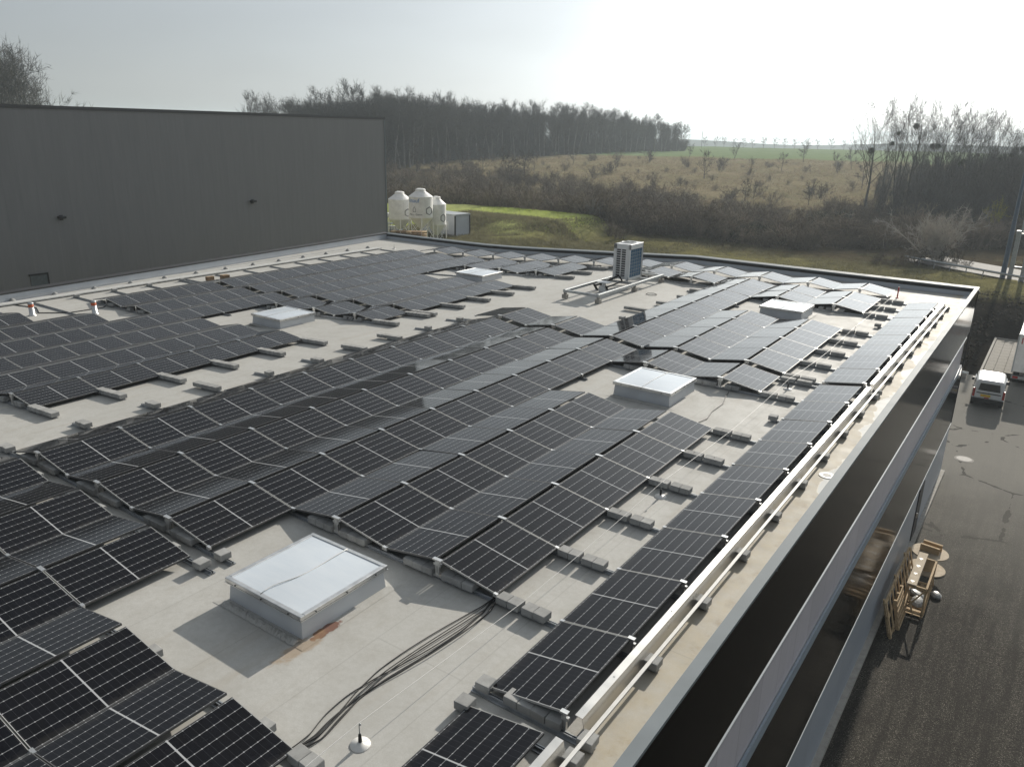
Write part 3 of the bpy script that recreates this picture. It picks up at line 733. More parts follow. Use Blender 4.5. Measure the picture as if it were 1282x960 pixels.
# ------------------------------------------------------------------ concrete ballast
def paver_mesh(): 
    q = MB(); q.cbox((-.103, -.105, 0), (.103, .105, .115), .007); return q.mesh('ballast_paver', M['paver'])
PVM = paver_mesh(); n_pv = 0
def paver(x, y, label, group, z=None, rzr=0, dz=.05):
    global n_pv
    o = link('ballast_paver', PVM, None, (x, y, (rz(x) if z is None else z)+dz), (0, 0, R(rnd.uniform(-3, 3)+rzr)))
    tag(o, label, 'paver', group); n_pv += 1
G1 = 'ballast pavers in the right walkway'
for i in range(1, 19):
    if i in (7,): 
        paver(11.45, L*7+.05, 'lone grey concrete paver left of the parapet strip, before the gap', G1); continue
    y = L*i+.03 if i <= 9 else y0+L*(i-10)-.03
    if i == 15: paver(11.45, y, 'lone grey concrete paver left of the parapet strip, far half', G1); continue
    for j, x in enumerate((10.68, 10.89, 11.15, 11.36)):
        paver(x, y, f'{ORD[j]} grey paver from left in {ORD[i-1]} near row, walkway beside the parapet strip', G1)
for y, n in ((.1, 'rear'), (-.335, 'front')): paver(11.60, y, f'single grey concrete paver at the parapet strip gap, {n} one', G1)
for j, (x, y) in enumerate(((10.62, -2.14), (10.83, -2.14), (11.62, -2.12))):
    paver(x, y, f'{ORD[j]} grey concrete paver from left at the near frame edge', G1)
paver(6.16, .03, 'grey concrete paver at the rail end just left of the nearest skylight, farther one', 'ballast pavers left of the nearest skylight')
paver(6.12, -.345, 'grey concrete paver at the rail end just left of the nearest skylight, nearer one', 'ballast pavers left of the nearest skylight')
G2 = 'ballast pavers along the right parapet'
ys_ = sorted([L*i+.03 for i in range(9)] + [L*9+.0, y0+.02] + [y0+L*i-.03 for i in range(1, 9)] + [-.32, -2.1])
for k, y in enumerate(ys_): paver(13.16, y, f'{ORD[k]} grey paver from near end holding the rod along the right parapet', G2, rzr=0 if k != 12 else 25)
G3 = 'ballast pavers beside the left walkway'
def strip(xa, xb, y, label, group):
    n = max(1, round((xb-xa)/.211))
    for j in range(n): paver(xa+.105+j*.211, y, f'{ORD[j]} paver from left in {label}', group)
for i in range(1, 7): strip(-4.45, -3.2, L*i+.05, f'{ORD[i-1]} near ballast row, left side of walkway', G3)
for i in (8, 9): strip(-4.45, -3.2, L*i+.05, f'{ORD[i-8]} ballast row by the single pair, left side of walkway', G3)
for i in range(5): strip(-4.4, -3.15, y0+L*i-.02, f'{ORD[i]} ballast row, left side of walkway, far half', G3)
for i in range(6, 9): strip(-4.2, -3.05, y0+L*i-.02, f'{ORD[i-6]} ballast row left of the cooling unit', G3)
for i, (a, b) in enumerate(((-1.85, -1.5), (-2.0, -1.55), (-2.0, -1.55), (-2.6, -1.5), (-1.75, -1.5), (-1.8, -1.35), (-2.35, -1.3), (-2.45, -1.4), (-1.8, -1.5), (-1.75, -1.5))):
    strip(a, b, L*i+.05, f'{ORD[i]} near ballast group, right side of walkway', G3)
for i, (a, b) in enumerate(((3.15, 3.45), (2.45, 3.45), (3.05, 3.42), (3.2, 3.4), (3.05, 3.42))):
    strip(a, b, y0+L*(i+2)-.03, f'{ORD[i]} ballast group right of the steel frame', 'ballast pavers right of the steel frame')
# pavers stacked under the raised ends of the rows
G4 = 'ballast pavers under the row ends'
for k in range(5):
    yy = .03 if k < 3 else L+.03
    for j, dx in enumerate((-.62, -.41, -.20, .20, .41, .62)):
        paver(P*k+dx, yy, f'{ORD[j]} paver from left under near end of {RW[k]} ridge, central array', G4)
for j, dx in enumerate((-.75, -.54, -.33, -.12)): paver(12.8+dx, .10, f'{ORD[j]} paver from left under near end of the parapet strip', G4)
for j, dx in enumerate((-.3,)): paver(12.8+dx, -.335, 'paver under the far end of the nearest parapet strip', G4)
for k in (2, 3):
    for j, dx in enumerate((-.62, -.41, -.20, .25, .46)): paver(P*(k+1)+dx, L*8+.03, f'{ORD[j]} paver from left under {("fourth","fifth")[k-2]} ridge lone pair', G4)
for k in range(3):
    paver(P*k+.62+P*.0, -.36, f'paver peeping out beside the {RW[k]} ridge end, near corner array', G4)
for k in (3, 4): paver(P*k+.55, -2.10, f'paver peeping out beside the {RW[k]} ridge end, near corner array', G4)
for k in range(6):
    yy = [L, 0, 0, 0, 6*L, 6*L][k]+.05
    if k in (0, 4, 5):
        for j, dx in enumerate((-.5, .3, .52)): paver(XLr[k]+dx, yy, f'{ORD[j]} paver from left under near end of {LW[k]} ridge, left array', G4)
for k in range(3):
    for j, dx in enumerate((-.5, -.2, .3)): paver(XLr[k]+dx, 8*L+.05, f'{ORD[j]} paver under {LW[k]} ridge single pair, left array', G4)
for k in range(3, 5):
    for j, dx in enumerate((-.5, -.2, .3)): paver(P*k+dx, y0+6*L, f'{ORD[j]} paver under {RW[k]} ridge pair behind rear right skylight', G4)
G5 = 'ballast pavers at the left edge rail'
for i in range(6, 10): paver(-19.8, L*i+.05, f'{ORD[i-6]} near paver at the left end of the base rails', G5)
for k in range(12):
    x = -15.75 + 2.3*k
    for j, dx in enumerate((-.3, .3)): paver(x+dx, y3+.02, f'{ORD[j]} paver from left under {ORD[11-k]} back parapet panel from right', 'ballast pavers along the back parapet')
for k in range(3):
    for j, dx in enumerate((-.5, -.2, .3)): paver(XLr[k]+dx, y0+6*L, f'{ORD[j]} paver under {LW[k]} ridge pair by far skylight', G4)
print('PAVERS', n_pv)

# wind deflector along the right strip and the round rod beyond it
def deflector(ya, yb, label):
    q = MB()
    q.prism([(12.945, .318), (13.035, .312), (13.095, .02), (13.10, .02), (13.042, .318), (12.94, .324)], ya, yb)
    for y in np.arange(ya+.9, yb, 1.78): q.box((12.98, y-.012, .3215), (13.0, y+.012, .327))
    o = tag(link('wind_deflector', q.mesh('wind_deflector', M['alu'])), label, 'wind deflector', 'aluminium wind deflectors along the right strip')
deflector(.09, 9*L+.03, 'long bright aluminium wind deflector behind the parapet strip, in the middle')
deflector(y0-.02, y0+8*L, 'bright aluminium wind deflector behind the far part of the parapet strip')
deflector(-5.7, -.34+.0, 'bright aluminium wind deflector at the near frame edge')
q = MB(); q.box((13.135, -5.6, .168), (13.185, y0+8*L, .182)); q.box((13.10, -5.6, .02), (13.105, y0+8*L, .05))
tag(link('rod', q.mesh('rod', M['whitestrip'])), 'pale flat rod lying on pavers along the right parapet', 'rod')
# left edge: deflector sheet, rod and feet
zL = rz(-20.3)
q = MB(); q.prism([(-20.25, zL+.04), (-20.25, zL+.09), (-20.75, zL+.09), (-20.75, zL+.04)], -8, 31)
tag(link('cable_tray', q.mesh('cable_tray', M['traypale'])), 'flat grey cable tray running along the left roof edge', 'cable tray')
q = MB(); q.tube([(-21.15-.02*j, y, rz(-21)+.13) for j, y in enumerate(np.arange(-6, 31.5, 3.2))], .012, 5)
LRD = root('edge_rod', 'thin grey rod on small feet along the left parapet', 'rod', (0, 0, 0)); link('rod', q.mesh('rod', M['galv']), LRD)
FT = MB(); FT.lathe((0, 0, 0), [(.13, 0), (.13, .05), (.08, .09), (.03, .12)], 12); FTM = FT.mesh('rod_foot', M['paver'])
for i in range(17):
    y = 1.2+1.85*i; link('rod_foot', FTM, LRD, (-21.15-.011*i, y, rz(-21)+.003))

# ------------------------------------------------------------------ skylights
def skylight(x0, y0_, x1, y1, z, label, strap=False):
    w_, d_ = x1-x0, y1-y0_
    r_ = root('skylight', label, 'skylight', ((x0+x1)/2, (y0_+y1)/2, z), (0, 0, 0), 'square roof skylights')
    hx, hy = w_/2, d_/2; e = .055
    k = MB()
    pr = [(-hx+e, -hy+e), (hx-e, -hy+e), (hx-e, hy-e), (-hx+e, hy-e)]; pb = [(-hx+e*.5, -hy+e*.5), (hx-e*.5, -hy+e*.5), (hx-e*.5, hy-e*.5), (-hx+e*.5, hy-e*.5)]
    k.add([(*p, 0) for p in pb] + [(*p, .33) for p in pr], [(0, 1, 5, 4), (1, 2, 6, 5), (2, 3, 7, 6), (3, 0, 4, 7), (4, 5, 6, 7)])
    link('kerb', k.mesh('kerb', M['kerbwhite']), r_)
    fl = MB(); c = .16
    fl.add([(-hx-c+.03, -hy-c, .004), (hx+c, -hy-c+.02, .004), (hx+c-.03, hy+c, .004), (-hx-c, hy+c-.03, .004)] + [(*p, .012) for p in pb], [(0, 1, 5, 4), (1, 2, 6, 5), (2, 3, 7, 6), (3, 0, 4, 7)])
    link('flashing', fl.mesh('flashing', M['membrane']), r_)
    wr_ = MB(); nx = 46; vs = []; fs = []; rw_ = random.Random(int(x0*100)+int(y0_*10))
    for j in range(4):
        for i in range(nx+1):
            hgt = (0, .028, .034, 0)[j]*rw_.uniform(.1, 1.2)
            vs.append((-hx+.02+(w_-.04)*i/nx+rw_.uniform(-.012, .012), -hy-.02-.05*j+.02+rw_.uniform(-.01, .01), .008+hgt))
    for j in range(3):
        for i in range(nx): a = j*(nx+1)+i; fs.append((a, a+nx+1, a+nx+2, a+1))
    wr_.add(vs, fs); link('wrinkled_apron', wr_.mesh('wrinkled_apron', M['membrane']), r_)
    f = MB(); lip = .075
    for a, b in (((-hx, -hy, .332), (hx, -hy+lip, .40)), ((-hx, hy-lip, .332), (hx, hy, .40)), ((-hx, -hy+lip, .332), (-hx+lip, hy-lip, .40)), ((hx-lip, -hy+lip, .332), (hx, hy-lip, .40))):
        f.cbox(a, b, .006)
    f.box((-hx-.006, -hy-.006, .318), (hx+.006, hy+.006, .331))
    link('frame', f.mesh('frame', M['bracket']), r_)
    p = MB(); n = 14; vs = []; fs = []
    for i in range(n+1):
        for j in range(n+1):
            u, v = i/n, j/n
            vs.append((-hx+lip*.9+u*(w_-1.8*lip), -hy+lip*.9+v*(d_-1.8*lip), .388+.028*math.sin(math.pi*u)*math.sin(math.pi*v)))
    for i in range(n):
        for j in range(n): a = i*(n+1)+j; fs.append((a, a+n+1, a+n+2, a+1))
    p.add(vs, fs); link('pane', p.mesh('pane', M['pane'], True), r_)
    st = MB(); pts = []
    for j in range(17):
        v = j/16; yy = -hy+.04+v*(d_-.08)
        xx = (.0 + (.05*math.sin(v*math.pi*1.0) if strap else 0)) + (-.10*math.exp(-((v-.12)/.18)**2) if strap else 0)
        pts.append((xx, yy, .402+.020*math.sin(math.pi*v) + (.006*math.sin(v*9) if strap else 0)))
    st.tube(pts, .007, 6); link('seam', st.mesh('seam', M['whitestrip'], True), r_)
    sc = MB()
    for t in (-.6, 0, .6):
        sc.tube([(t, -hy-.006, .36), (t, -hy-.016, .36)], .012, 8); sc.tube([(hx+.006, t, .36), (hx+.016, t, .36)], .012, 8)
    link('screws', sc.mesh('screws', M['dark']), r_)
skylight(7.19, -.64, 8.91, 1.10, 0, 'nearest square skylight with blue grey pane and a wavy seam', True)
skylight(7.2, 11.78, 8.93, 13.55, 0, 'square skylight in the middle of the roof with a bright white top')
skylight(7.14, 24.3, 8.87, 26.0, .02, 'rear right square skylight close to the back corner of the roof')
skylight(-8.60, 11.8, -6.88, 13.55, rz(-7.7), 'left square skylight at the end of the left array')
skylight(-8.5, 24.2, -6.72, 25.95, rz(-7.6), 'far left square skylight amid the far left array')

# ------------------------------------------------------------------ cooling unit on its steel frame
fr_ = root('steel_frame', 'low galvanised steel frame on concrete feet carrying the cooling unit', 'steel frame', (.2, 25.2, rz(.2)))
for x in (-.62, 1.02):
    q = MB(); q.cbox((x-.06-.2, 22.0-25.2, .27), (x+.06-.2, 28.5-25.2, .40), .008); link('long_beam', q.mesh('long_beam', M['galv']), fr_)
for y in (22.06, 25.55, 27.05, 28.44):
    q = MB(); q.cbox((-.56-.2, y-.05-25.2, .28), (.96-.2, y+.05-25.2, .38), .006); link('cross_beam', q.mesh('cross_beam', M['galv']), fr_)
for x in (-.62, 1.02):
    for y in (22.1, 25.5, 28.4):
        q = MB(); q.cbox((x-.11-.2, y-.11-25.2, .0), (x+.11-.2, y+.11-25.2, .18), .012); q.box((x-.05-.2, y-.05-25.2, .18), (x+.05-.2, y+.05-25.2, .27)); link('foot', q.mesh('foot', M['concrete']), fr_)
ac = root('cooling_unit', 'tall white cooling unit with louvred front and blue coil side', 'cooling unit', (.2, 26.3, rz(.2)+.402))
hx, hy, hh = .42, .68, 1.66
q = MB()
q.cbox((-hx, -hy, .05), (-hx+.06, hy, hh), .01); q.cbox((-hx+.06, hy-.06, .05), (hx, hy, hh), .01); q.cbox((hx-.07, -hy, .05), (hx, -hy+.08, hh), .01)
q.cbox((-hx+.06, -hy, .05), (-hx+.14, -hy+.06, hh), .005); q.cbox((-hx, -hy, hh-.24), (hx, hy, hh), .012); q.box((-hx+.06, -hy, .05), (hx-.02, hy-.05, .13))
q.box((-hx+.36, -hy+.004, .13), (-hx+.40, -hy+.05, hh-.24)); q.box((-hx+.62, -hy+.004, .13), (hx-.07, -hy+.05, hh-.24))
q.box((hx-.05, hy-.10, .1), (hx, hy, hh-.2))
link('casing', q.mesh('casing', M['whitepaint']), ac)
q = MB(); q.box((-hx+.05, -hy+.06, .12), (hx-.12, hy-.07, hh-.22)); link('core', q.mesh('core', M['dark']), ac)
q = MB()
for i in range(12):
    z = .16+i*.106
    for x0, x1 in ((-hx+.14, -hx+.36), (-hx+.40, -hx+.62)): q.box((x0, -hy+.012, z), (x1, -hy+.04, z+.028))
link('louvres', q.mesh('louvres', M['whitepaint']), ac)
q = MB(); q.box((hx-.11, -hy+.08, .14), (hx-.035, hy-.1, hh-.24)); link('coil', q.mesh('coil', M['coil']), ac)
q = MB()
for i in range(1, 8): q.box((hx-.034, -hy+.08, .14+i*.158), (hx-.022, hy-.1, .152+i*.158))
for i in range(1, 5): y = -hy+.08+i*(2*hy-.18)/5; q.box((hx-.034, y, .14), (hx-.024, y+.012, hh-.24))
link('grille', q.mesh('grille', M['galv']), ac)
q = MB(); q.lathe((0, 0, hh+.001), [(.36, 0), (.36, .03), (.33, .035), (.31, .012), (.06, .012)], 28); fa_ = link('fan_ring', q.mesh('fan_ring', M['whitepaint']), ac)
q = MB()
for i in range(5):
    Mr = Matrix.Rotation(i*2*math.pi/5, 4, 'Z'); q.box((.04, -.07, hh+.016), (.29, .07, hh+.022), Mr)
link('fan_blades', q.mesh('fan_blades', M['dark']), fa_)
q = MB(); 
for x in (-hx+.05, hx-.13):
    q.box((x, -hy, .0), (x+.08, hy, .05))
link('feet', q.mesh('feet', M['galv']), ac)
cb_ = root('valve_box', 'small pale valve box with black insulated pipes before the cooling unit', 'valve box', (-.05, 24.5, rz(0)))
q = MB(); q.cbox((-.16, -.16, .0), (.16, .16, .26), .012); q.cbox((-.28, -.20, .42), (.30, .22, .46), .008); q.box((-.06, -.06, .26), (.06, .06, .42)); link('housing', q.mesh('housing', M['whitepaint']), cb_)
q = MB()
for k, dx in enumerate((-.40, -.34, .22)): q.tube([(dx, .1, .02), (dx-.05, -.1, .28), (dx+.12, -.22, .30), (dx+.2, .1, .34), (dx+.25, .9, .42), (.15, 1.15, .6)], .035, 8)
link('pipes', q.mesh('pipes', M['black'], True), cb_)
q = MB(); q.tube([(1.95+.24*math.cos(a), 25.35+.22*math.sin(a), .02+.006*math.sin(5*a)) for a in np.linspace(0, 2*math.pi, 30)], .012, 6)
tag(link('cable_coil', q.mesh('cable_coil', M['black'], True)), 'ring of black cable lying on the roof right of the steel frame', 'cable')

# ------------------------------------------------------------------ vents, lightning rods, wires, cables
for (x, y), n in (((-17.7, 7.84), 'left'), ((-16.1, 9.6), 'right')):
    v = root('vent_pipe', f'grey vent pipe with orange band, {n} one of the two at the left array', 'vent pipe', (x, y, rz(x)), (0, 0, 0), 'orange banded vent pipes')
    q = MB(); q.lathe((0, 0, 0), [(.15, 0), (.15, .01), (.12, .03), (.10, .05), (.10, .36)], 16); link('pipe', q.mesh('pipe', M['bracket'], True), v)
    q = MB(); q.cyl((0, 0, .36), .104, .12, 16); link('band', q.mesh('band', M['orange'], True), v)
    q = MB(); q.lathe((0, 0, .48), [(.11, 0), (.11, .05), (.06, .08)], 16); link('cap', q.mesh('cap', M['galv'], True), v)
RODS = [((10.97, -1.53), 'nearest black lightning rod on a white disc, front of the roof'), ((11.0, 6.74), 'lightning rod standing among the paver rows of the right walkway, nearer one'),
        ((10.97, 15.4), 'lightning rod among the paver rows, at the gap of the arrays'), ((11.0, 23.46), 'lightning rod among the paver rows toward the back'),
        ((4.4, 30.5), 'lightning rod between the panels behind the cooling unit'), ((-19.7, 31.6), 'lightning rod in the far left roof corner')]
for (x, y), lb in RODS:
    v = root('lightning_rod', lb, 'lightning rod', (x, y, rz(x)), (R(2), R(1), 0), 'lightning rods on the roof')
    q = MB(); q.lathe((0, 0, .003), [(.125, 0), (.12, .012), (.05, .02), (.03, .045)], 20); link('base', q.mesh('base', M['whitestrip'], True), v)
    q = MB(); q.lathe((0, 0, .04), [(.020, 0), (.024, .03), (.018, .12), (.012, .13)], 10); link('insulator', q.mesh('insulator', M['black'], True), v)
    q = MB(); q.tube([(0, 0, .17), (0, 0, .30), (.01, 0, .325), (.022, 0, .335), (.03, 0, .32), (.02, 0, .305), (.006, 0, .305)], .007, 6); link('hook', q.mesh('hook', M['galv'], True), v)
v = root('marker_rod', 'short reddish marker rod near the back right corner of the roof', 'rod', (10.95, 32.2, 0))
q = MB(); q.tube([(0, 0, 0), (0, 0, .5)], .03, 8); q.cyl((0, 0, 0), .07, .03); link('rod', q.mesh('rod', M['redpaint']), v)
wr = [(10.99, -9.0, .30), (10.97, -1.53, .325), (11.0, 1.81, .178), (11.0, 6.74, .325), (10.98, 10.7, .182), (10.97, 15.4, .325), (10.98, 19.7, .182), (11.0, 23.46, .325), (10.97, 31.9, .33)]
pts = []
for a, b in zip(wr[:-1], wr[1:]):
    for k in range(8):
        f = k/8; pts.append((a[0]+(b[0]-a[0])*f, a[1]+(b[1]-a[1])*f, a[2]+(b[2]-a[2])*f - .03*math.sin(math.pi*f)*(1 if abs(b[1]-a[1]) > 4 else .2)))
q = MB(); q.tube(pts + [wr[-1]], .004, 5)
tag(link('lightning_wire', q.mesh('lightning_wire', M['whitestrip'])), 'thin bright lightning wire strung along the right walkway over the pavers', 'wire')
cbl = root('cable_bundle', 'bundle of black cables lying on the roof from the panel row to the frame edge', 'cables', (10.45, .2, 0))
path = [(10.52, 1.86, .13), (10.50, 1.74, .06), (10.52, 1.5, .03), (10.50, .95, .03), (10.42, .1, .03), (10.36, -.5, .03), (10.36, -1.0, .03), (10.42, -1.45, .03), (10.48, -1.75, .03), (10.44, -2.05, .04), (10.35, -2.35, .08)]
for k in range(7):
    ph = rnd.uniform(0, 6); am = rnd.uniform(.03, .15)*(-1 if k % 2 else 1); pts = []
    for j in range(61):
        u = j/60*(len(path)-1); i = min(int(u), len(path)-2); f = u-i; f = f*f*(3-2*f)*.5 + f*.5
        a, b = path[i], path[i+1]; t = j/60; env = math.sin(math.pi*min(1, t*1.02))
        pts.append((a[0]+(b[0]-a[0])*f-10.45 + (k-3)*.026*(.25+env) + am*env*math.sin(2.2*math.pi*t+ph*.5), a[1]+(b[1]-a[1])*f-.2, a[2]+(b[2]-a[2])*f - .018 + (k % 3)*.010 + .006*math.sin(9*t+ph)))
    # smooth the path
    for _ in range(3): pts = [pts[0]] + [tuple((np.array(pts[i-1])+2*np.array(pts[i])+np.array(pts[i+1]))/4) for i in range(1, 60)] + [pts[-1]]
    q = MB(); q.tube(pts, .0085, 6); link('cable', q.mesh('cable', M['black'], True), cbl)
q = MB(); q.tube([(9.75, 13.95, .05), (9.8, 13.6, .02), (9.95, 13.0, .02), (9.95, 12.2, .02), (10.05, 11.6, .02), (9.9, 10.8, .02), (9.7, 10.7, .06)], .011, 6)
tag(link('cable', q.mesh('cable', M['black'], True)), 'single dark cable curving across the roof right of the middle skylight', 'cable')
q = MB(); q.tube([(-20.2, 8.3, rz(-20)+.02), (-19, 8.6, rz(-19)+.02), (-17.9, 8.2, rz(-18)+.02), (-17.0, 9.0, rz(-17)+.02), (-16.9, 10.4, rz(-17)+.02), (-17.3, 10.9, rz(-17)+.1)], .02, 6)
tag(link('cable', q.mesh('cable', M['black'], True)), 'dark cable running past the two vent pipes', 'cable')
q = MB(); q.cbox((-19.05, 16.9, rz(-19)+.02), (-18.85, 17.3, rz(-19)+.22), .01); q.cbox((-18.75, 17.55, rz(-19)+.02), (-18.45, 17.95, rz(-19)+.26), .01)
tag(link('junction_boxes', q.mesh('junction_boxes', M['oldtimber'])), 'small brown boxes on the roof at the edge of the left array', 'boxes')

# ------------------------------------------------------------------ grey hall on the left
H = root('grey_hall', 'tall windowless grey hall clad in vertical panels, left of the panel roof', 'building', (-60, -5, -6.5))
def hp(name, mb_, mat, parent=H):
    o = link(name, mb_.mesh(name, mat), parent)
    if parent is H: o.matrix_parent_inverse = Matrix.Translation(-Vector(H.location))
    return o
XH, YH = -38., 50.0
q = MB(); q.box((-95, -70, -9.3), (XH, YH, 7.62)); hp('cladding', q, M['hall'])
q = MB(); q.box((-95, -70, 7.621), (XH+.06, YH+.06, 7.72)); q.box((XH-.12, -70, 7.50), (XH+.05, YH+.05, 7.62)); hp('roof_edge', q, M['edgedark'])
q = MB(); q.box((XH-.1, YH-.09, -9.2), (XH+.045, YH+.045, 7.45)); hp('corner_trim', q, M['coping'])
q = MB(); q.box((XH, 16.7, -4.6), (XH+.03, 17.75, -2.85)); hc = hp('hatch', q, M['hatch'])
q = MB(); q.box((XH+.002, 16.62, -2.85), (XH+.06, 17.83, -2.75)); q.box((XH+.002, 17.75, -4.6), (XH+.06, 17.83, -2.85)); link('hatch_frame', q.mesh('hatch_frame', M['dark']), hc)
for i, (y, z) in enumerate(((19.2, .75), (34.4, .9))):
    q = MB(); q.cbox((XH, y-.22, z-.09), (XH+.34, y+.22, z+.06), .02); q.box((XH, y-.10, z-.2), (XH+.1, y+.10, z+.12)); hp('wall_lamp', q, M['dark'])
q = MB()
for y in (18.0, 24.0, 30.0, 36.0, 42.0): pass

def su0(s, u):
    t = (u-641)/976.46*s; return CAM.x+FH.x*s+RH.x*t, CAM.y+FH.y*s+RH.y*t

# ------------------------------------------------------------------ silos, site hut and the yard behind the hall
def silo(x, y, z0, rr, lb, main=False):
    s_ = root('silo', lb, 'silo', (x, y, z0), (0, 0, 0), 'white mortar silos')
    q = MB(); q.lathe((0, 0, 0), [(.18, 1.55), (.28, 1.6), (rr*.98, 2.75), (rr, 2.8), (rr, 4.95), (rr*1.02, 4.97), (rr*1.02, 5.03), (rr*.97, 5.06), (rr*.45, 5.55), (rr*.40, 5.6)], 28); link('tank', q.mesh('tank', M['offwhite']), s_)
    q = MB(); q.lathe((0, 0, 0), [(rr*.42, 5.55), (rr*.42, 5.78), (rr*.34, 5.84)], 16); q.tube([(-rr*.5, -.1, 5.6), (-rr*.2, -.1, 5.9), (rr*.25, -.1, 5.9), (rr*.62, -.1, 5.35)], .03, 6); link('lid', q.mesh('lid', M['offwhite']), s_)
    for a in (45, 135, 225, 315):
        c, sn = math.cos(R(a)), math.sin(R(a))
        q = MB(); q.tube([(rr*.96*c, rr*.96*sn, 3.0), (rr*1.08*c, rr*1.08*sn, 0)], .065, 6); q.box((rr*1.08*c-.16, rr*1.08*sn-.16, -.6), (rr*1.08*c+.16, rr*1.08*sn+.16, .03)); link('leg', q.mesh('leg', M['offwhite']), s_)
    q = MB()
    for a in (45, 135, 225, 315):
        a2 = a+90
        for f in (1, -1):
            p = (rr*math.cos(R(a)), rr*math.sin(R(a)), 2.5 if f > 0 else .7); p2 = (rr*1.03*math.cos(R(a2)), rr*1.03*math.sin(R(a2)), .7 if f > 0 else 2.5); q.tube([p, p2], .03, 5)
    link('brace', q.mesh('brace', M['offwhite']), s_)
    # emblem: dark hexagon ring on the right hand side
    def on(a, zz, off=.012): return (( rr+off)*math.cos(a), (rr+off)*math.sin(a), zz)
    base = math.atan2(CAM.y-y, CAM.x-x)
    q = MB(); a0 = base+.78; ring = []
    for k in range(7): ring.append(on(a0 + .36*math.cos(k*math.pi/3+.52)/1.0, 3.55+.42*math.sin(k*math.pi/3+.52)))
    q.tube(ring, .045, 4); link('emblem', q.mesh('emblem', M['dark']), s_)
    if main:
        def glyphs(txt, a_c, zz, size, mat, nm):
            cu = bpy.data.curves.new(nm, 'FONT'); cu.body = txt; cu.size = size; cu.extrude = .0; cu.align_x = 'CENTER'
            ob = bpy.data.objects.new(nm, cu); COL.objects.link(ob)
            dg = bpy.context.evaluated_depsgraph_get(); me_ = bpy.data.meshes.new_from_object(ob.evaluated_get(dg)); bpy.data.objects.remove(ob)
            for v in me_.vertices:
                a = a_c + v.co.x/rr; v.co = Vector(on(a, zz+v.co.y, .02))
            me_.materials.clear(); me_.materials.append(mat); link(nm, me_, s_)
        glyphs('knauf', base-.62, 4.45, .62, M['bluepaint'], 'lettering')
        q = MB(); q.tube([on(base-.68, 3.45), on(base-.68, 3.75), on(base-.56, 4.0), on(base-.44, 3.75), on(base-.44, 3.45), on(base-.68, 3.45)], .02, 4); link('house_mark', q.mesh('house_mark', M['dark']), s_)
        glyphs('Plâtre - Gabeln', base-.48, 3.08, .26, M['dark'], 'lettering')
silo(-42.0, 59.5, -5.35, 1.32, 'front white silo on legs with blue lettering and small house mark', True)
silo(-46.9, 61.4, -6.05, 1.30, 'left white silo half hidden by the front silo')
silo(-41.75, 61.9, -6.3, 1.05, 'right white silo behind, next to the grey site hut')
h_ = root('site_hut', 'grey flat site hut with dark edges beside the white silos', 'site hut', (-42.5, 66.1, -5.4), (0, 0, R(-5)))
q = MB(); q.box((-4.6, -1.22, .12), (1.2, 1.22, 2.6)); link('wall', q.mesh('wall', M['upstand']), h_)
q = MB(); q.box((-4.68, -1.3, 2.6), (1.28, 1.3, 2.76)); link('roof', q.mesh('roof', M['galv']), h_)
q = MB()
for x in (-4.6, 1.2):
    for y in (-1.22, 1.22): q.box((x-.07, y-.07, .0), (x+.07, y+.07, 2.6))
q.box((-4.6, -1.27, 0), (1.2, 1.27, .12)); link('edge_frame', q.mesh('edge_frame', M['dark']), h_)
q = MB(); q.box((-.9, -1.245, .9), (.1, -1.215, 1.9)); link('window', q.mesh('window', M['whitepaint']), h_)
tp = root('pallet_stack', 'long row of weathered brown pallets stacked beside the silos', 'pallets', (*su0(84, 509), -5.7), (0, 0, R(34.7)))
for k in range(7):
    q = MB()
    for j in range(8):
        q.box((k*.55-1.9, -.5, j*.27), (k*.55-1.9+.48, -.42, j*.27+.10)); q.box((k*.55-1.9, -.5, j*.27+.11), (k*.55-1.9+.48, .5, j*.27+.16)); q.box((k*.55-1.9+.2, -.5, j*.27+.0), (k*.55-1.9+.29, .5, j*.27+.11))
    link('pallet_column', q.mesh('pallet_column', M['oldtimber'] if k % 3 else M['timber']), tp)
ib = root('bulk_container', 'pale caged liquid container at the corner of the grey hall', 'container', (*su0(95, 491), -5.7), (0, 0, R(30)))
q = MB(); q.cbox((-.9, -.6, 2.3), (.9, .6, 2.75), .06); q.cbox((-.85, -.55, .2), (.85, .55, 1.2), .06); link('bag', q.mesh('bag', M['whitepaint']), ib)
q = MB()
for i in range(7):
    x = -.95+i*.316; q.tube([(x, -.64, .1), (x, -.64, 2.3)], .025, 4)
for z in (.1, .8, 1.5, 2.28): q.box((-.97, -.66, z), (.97, .66, z+.04))
link('cage', q.mesh('cage', M['mast']), ib)

# ------------------------------------------------------------------ van, truck and things in the yard
def sect(w, wt, z0, zb, zt):
    h = [(0, z0), (w*.90, z0), (w*.99, z0+.14), (w, (z0+zb)/2), (w, zb-.03), (w*.975, zb+.03), (wt+.02, zt-.14), (wt*.93, zt-.045), (wt*.72, zt-.005), (0, zt)]
    return [(x, z) for x, z in h] + [(-x, z) for x, z in h[-2:0:-1]]
def loft(secs, mb_):
    n = len(secs[0][1]); vs = []; fs = []
    for y, sc in secs: vs += [(x, y, z) for x, z in sc]
    for i in range(len(secs)-1):
        for j in range(n): fs.append((i*n+j, i*n+(j+1) % n, (i+1)*n+(j+1) % n, (i+1)*n+j))
    fs.append(tuple(range(n))[::-1]); fs.append(tuple((len(secs)-1)*n+j for j in range(n)))
    return mb_.add(vs, fs)
v = root('van', 'small white delivery van parked beyond the building corner, rear doors toward us', 'van', (14.72, 48.2, ZG+.016), (0, 0, R(3)))
q = MB(); w_ = .86
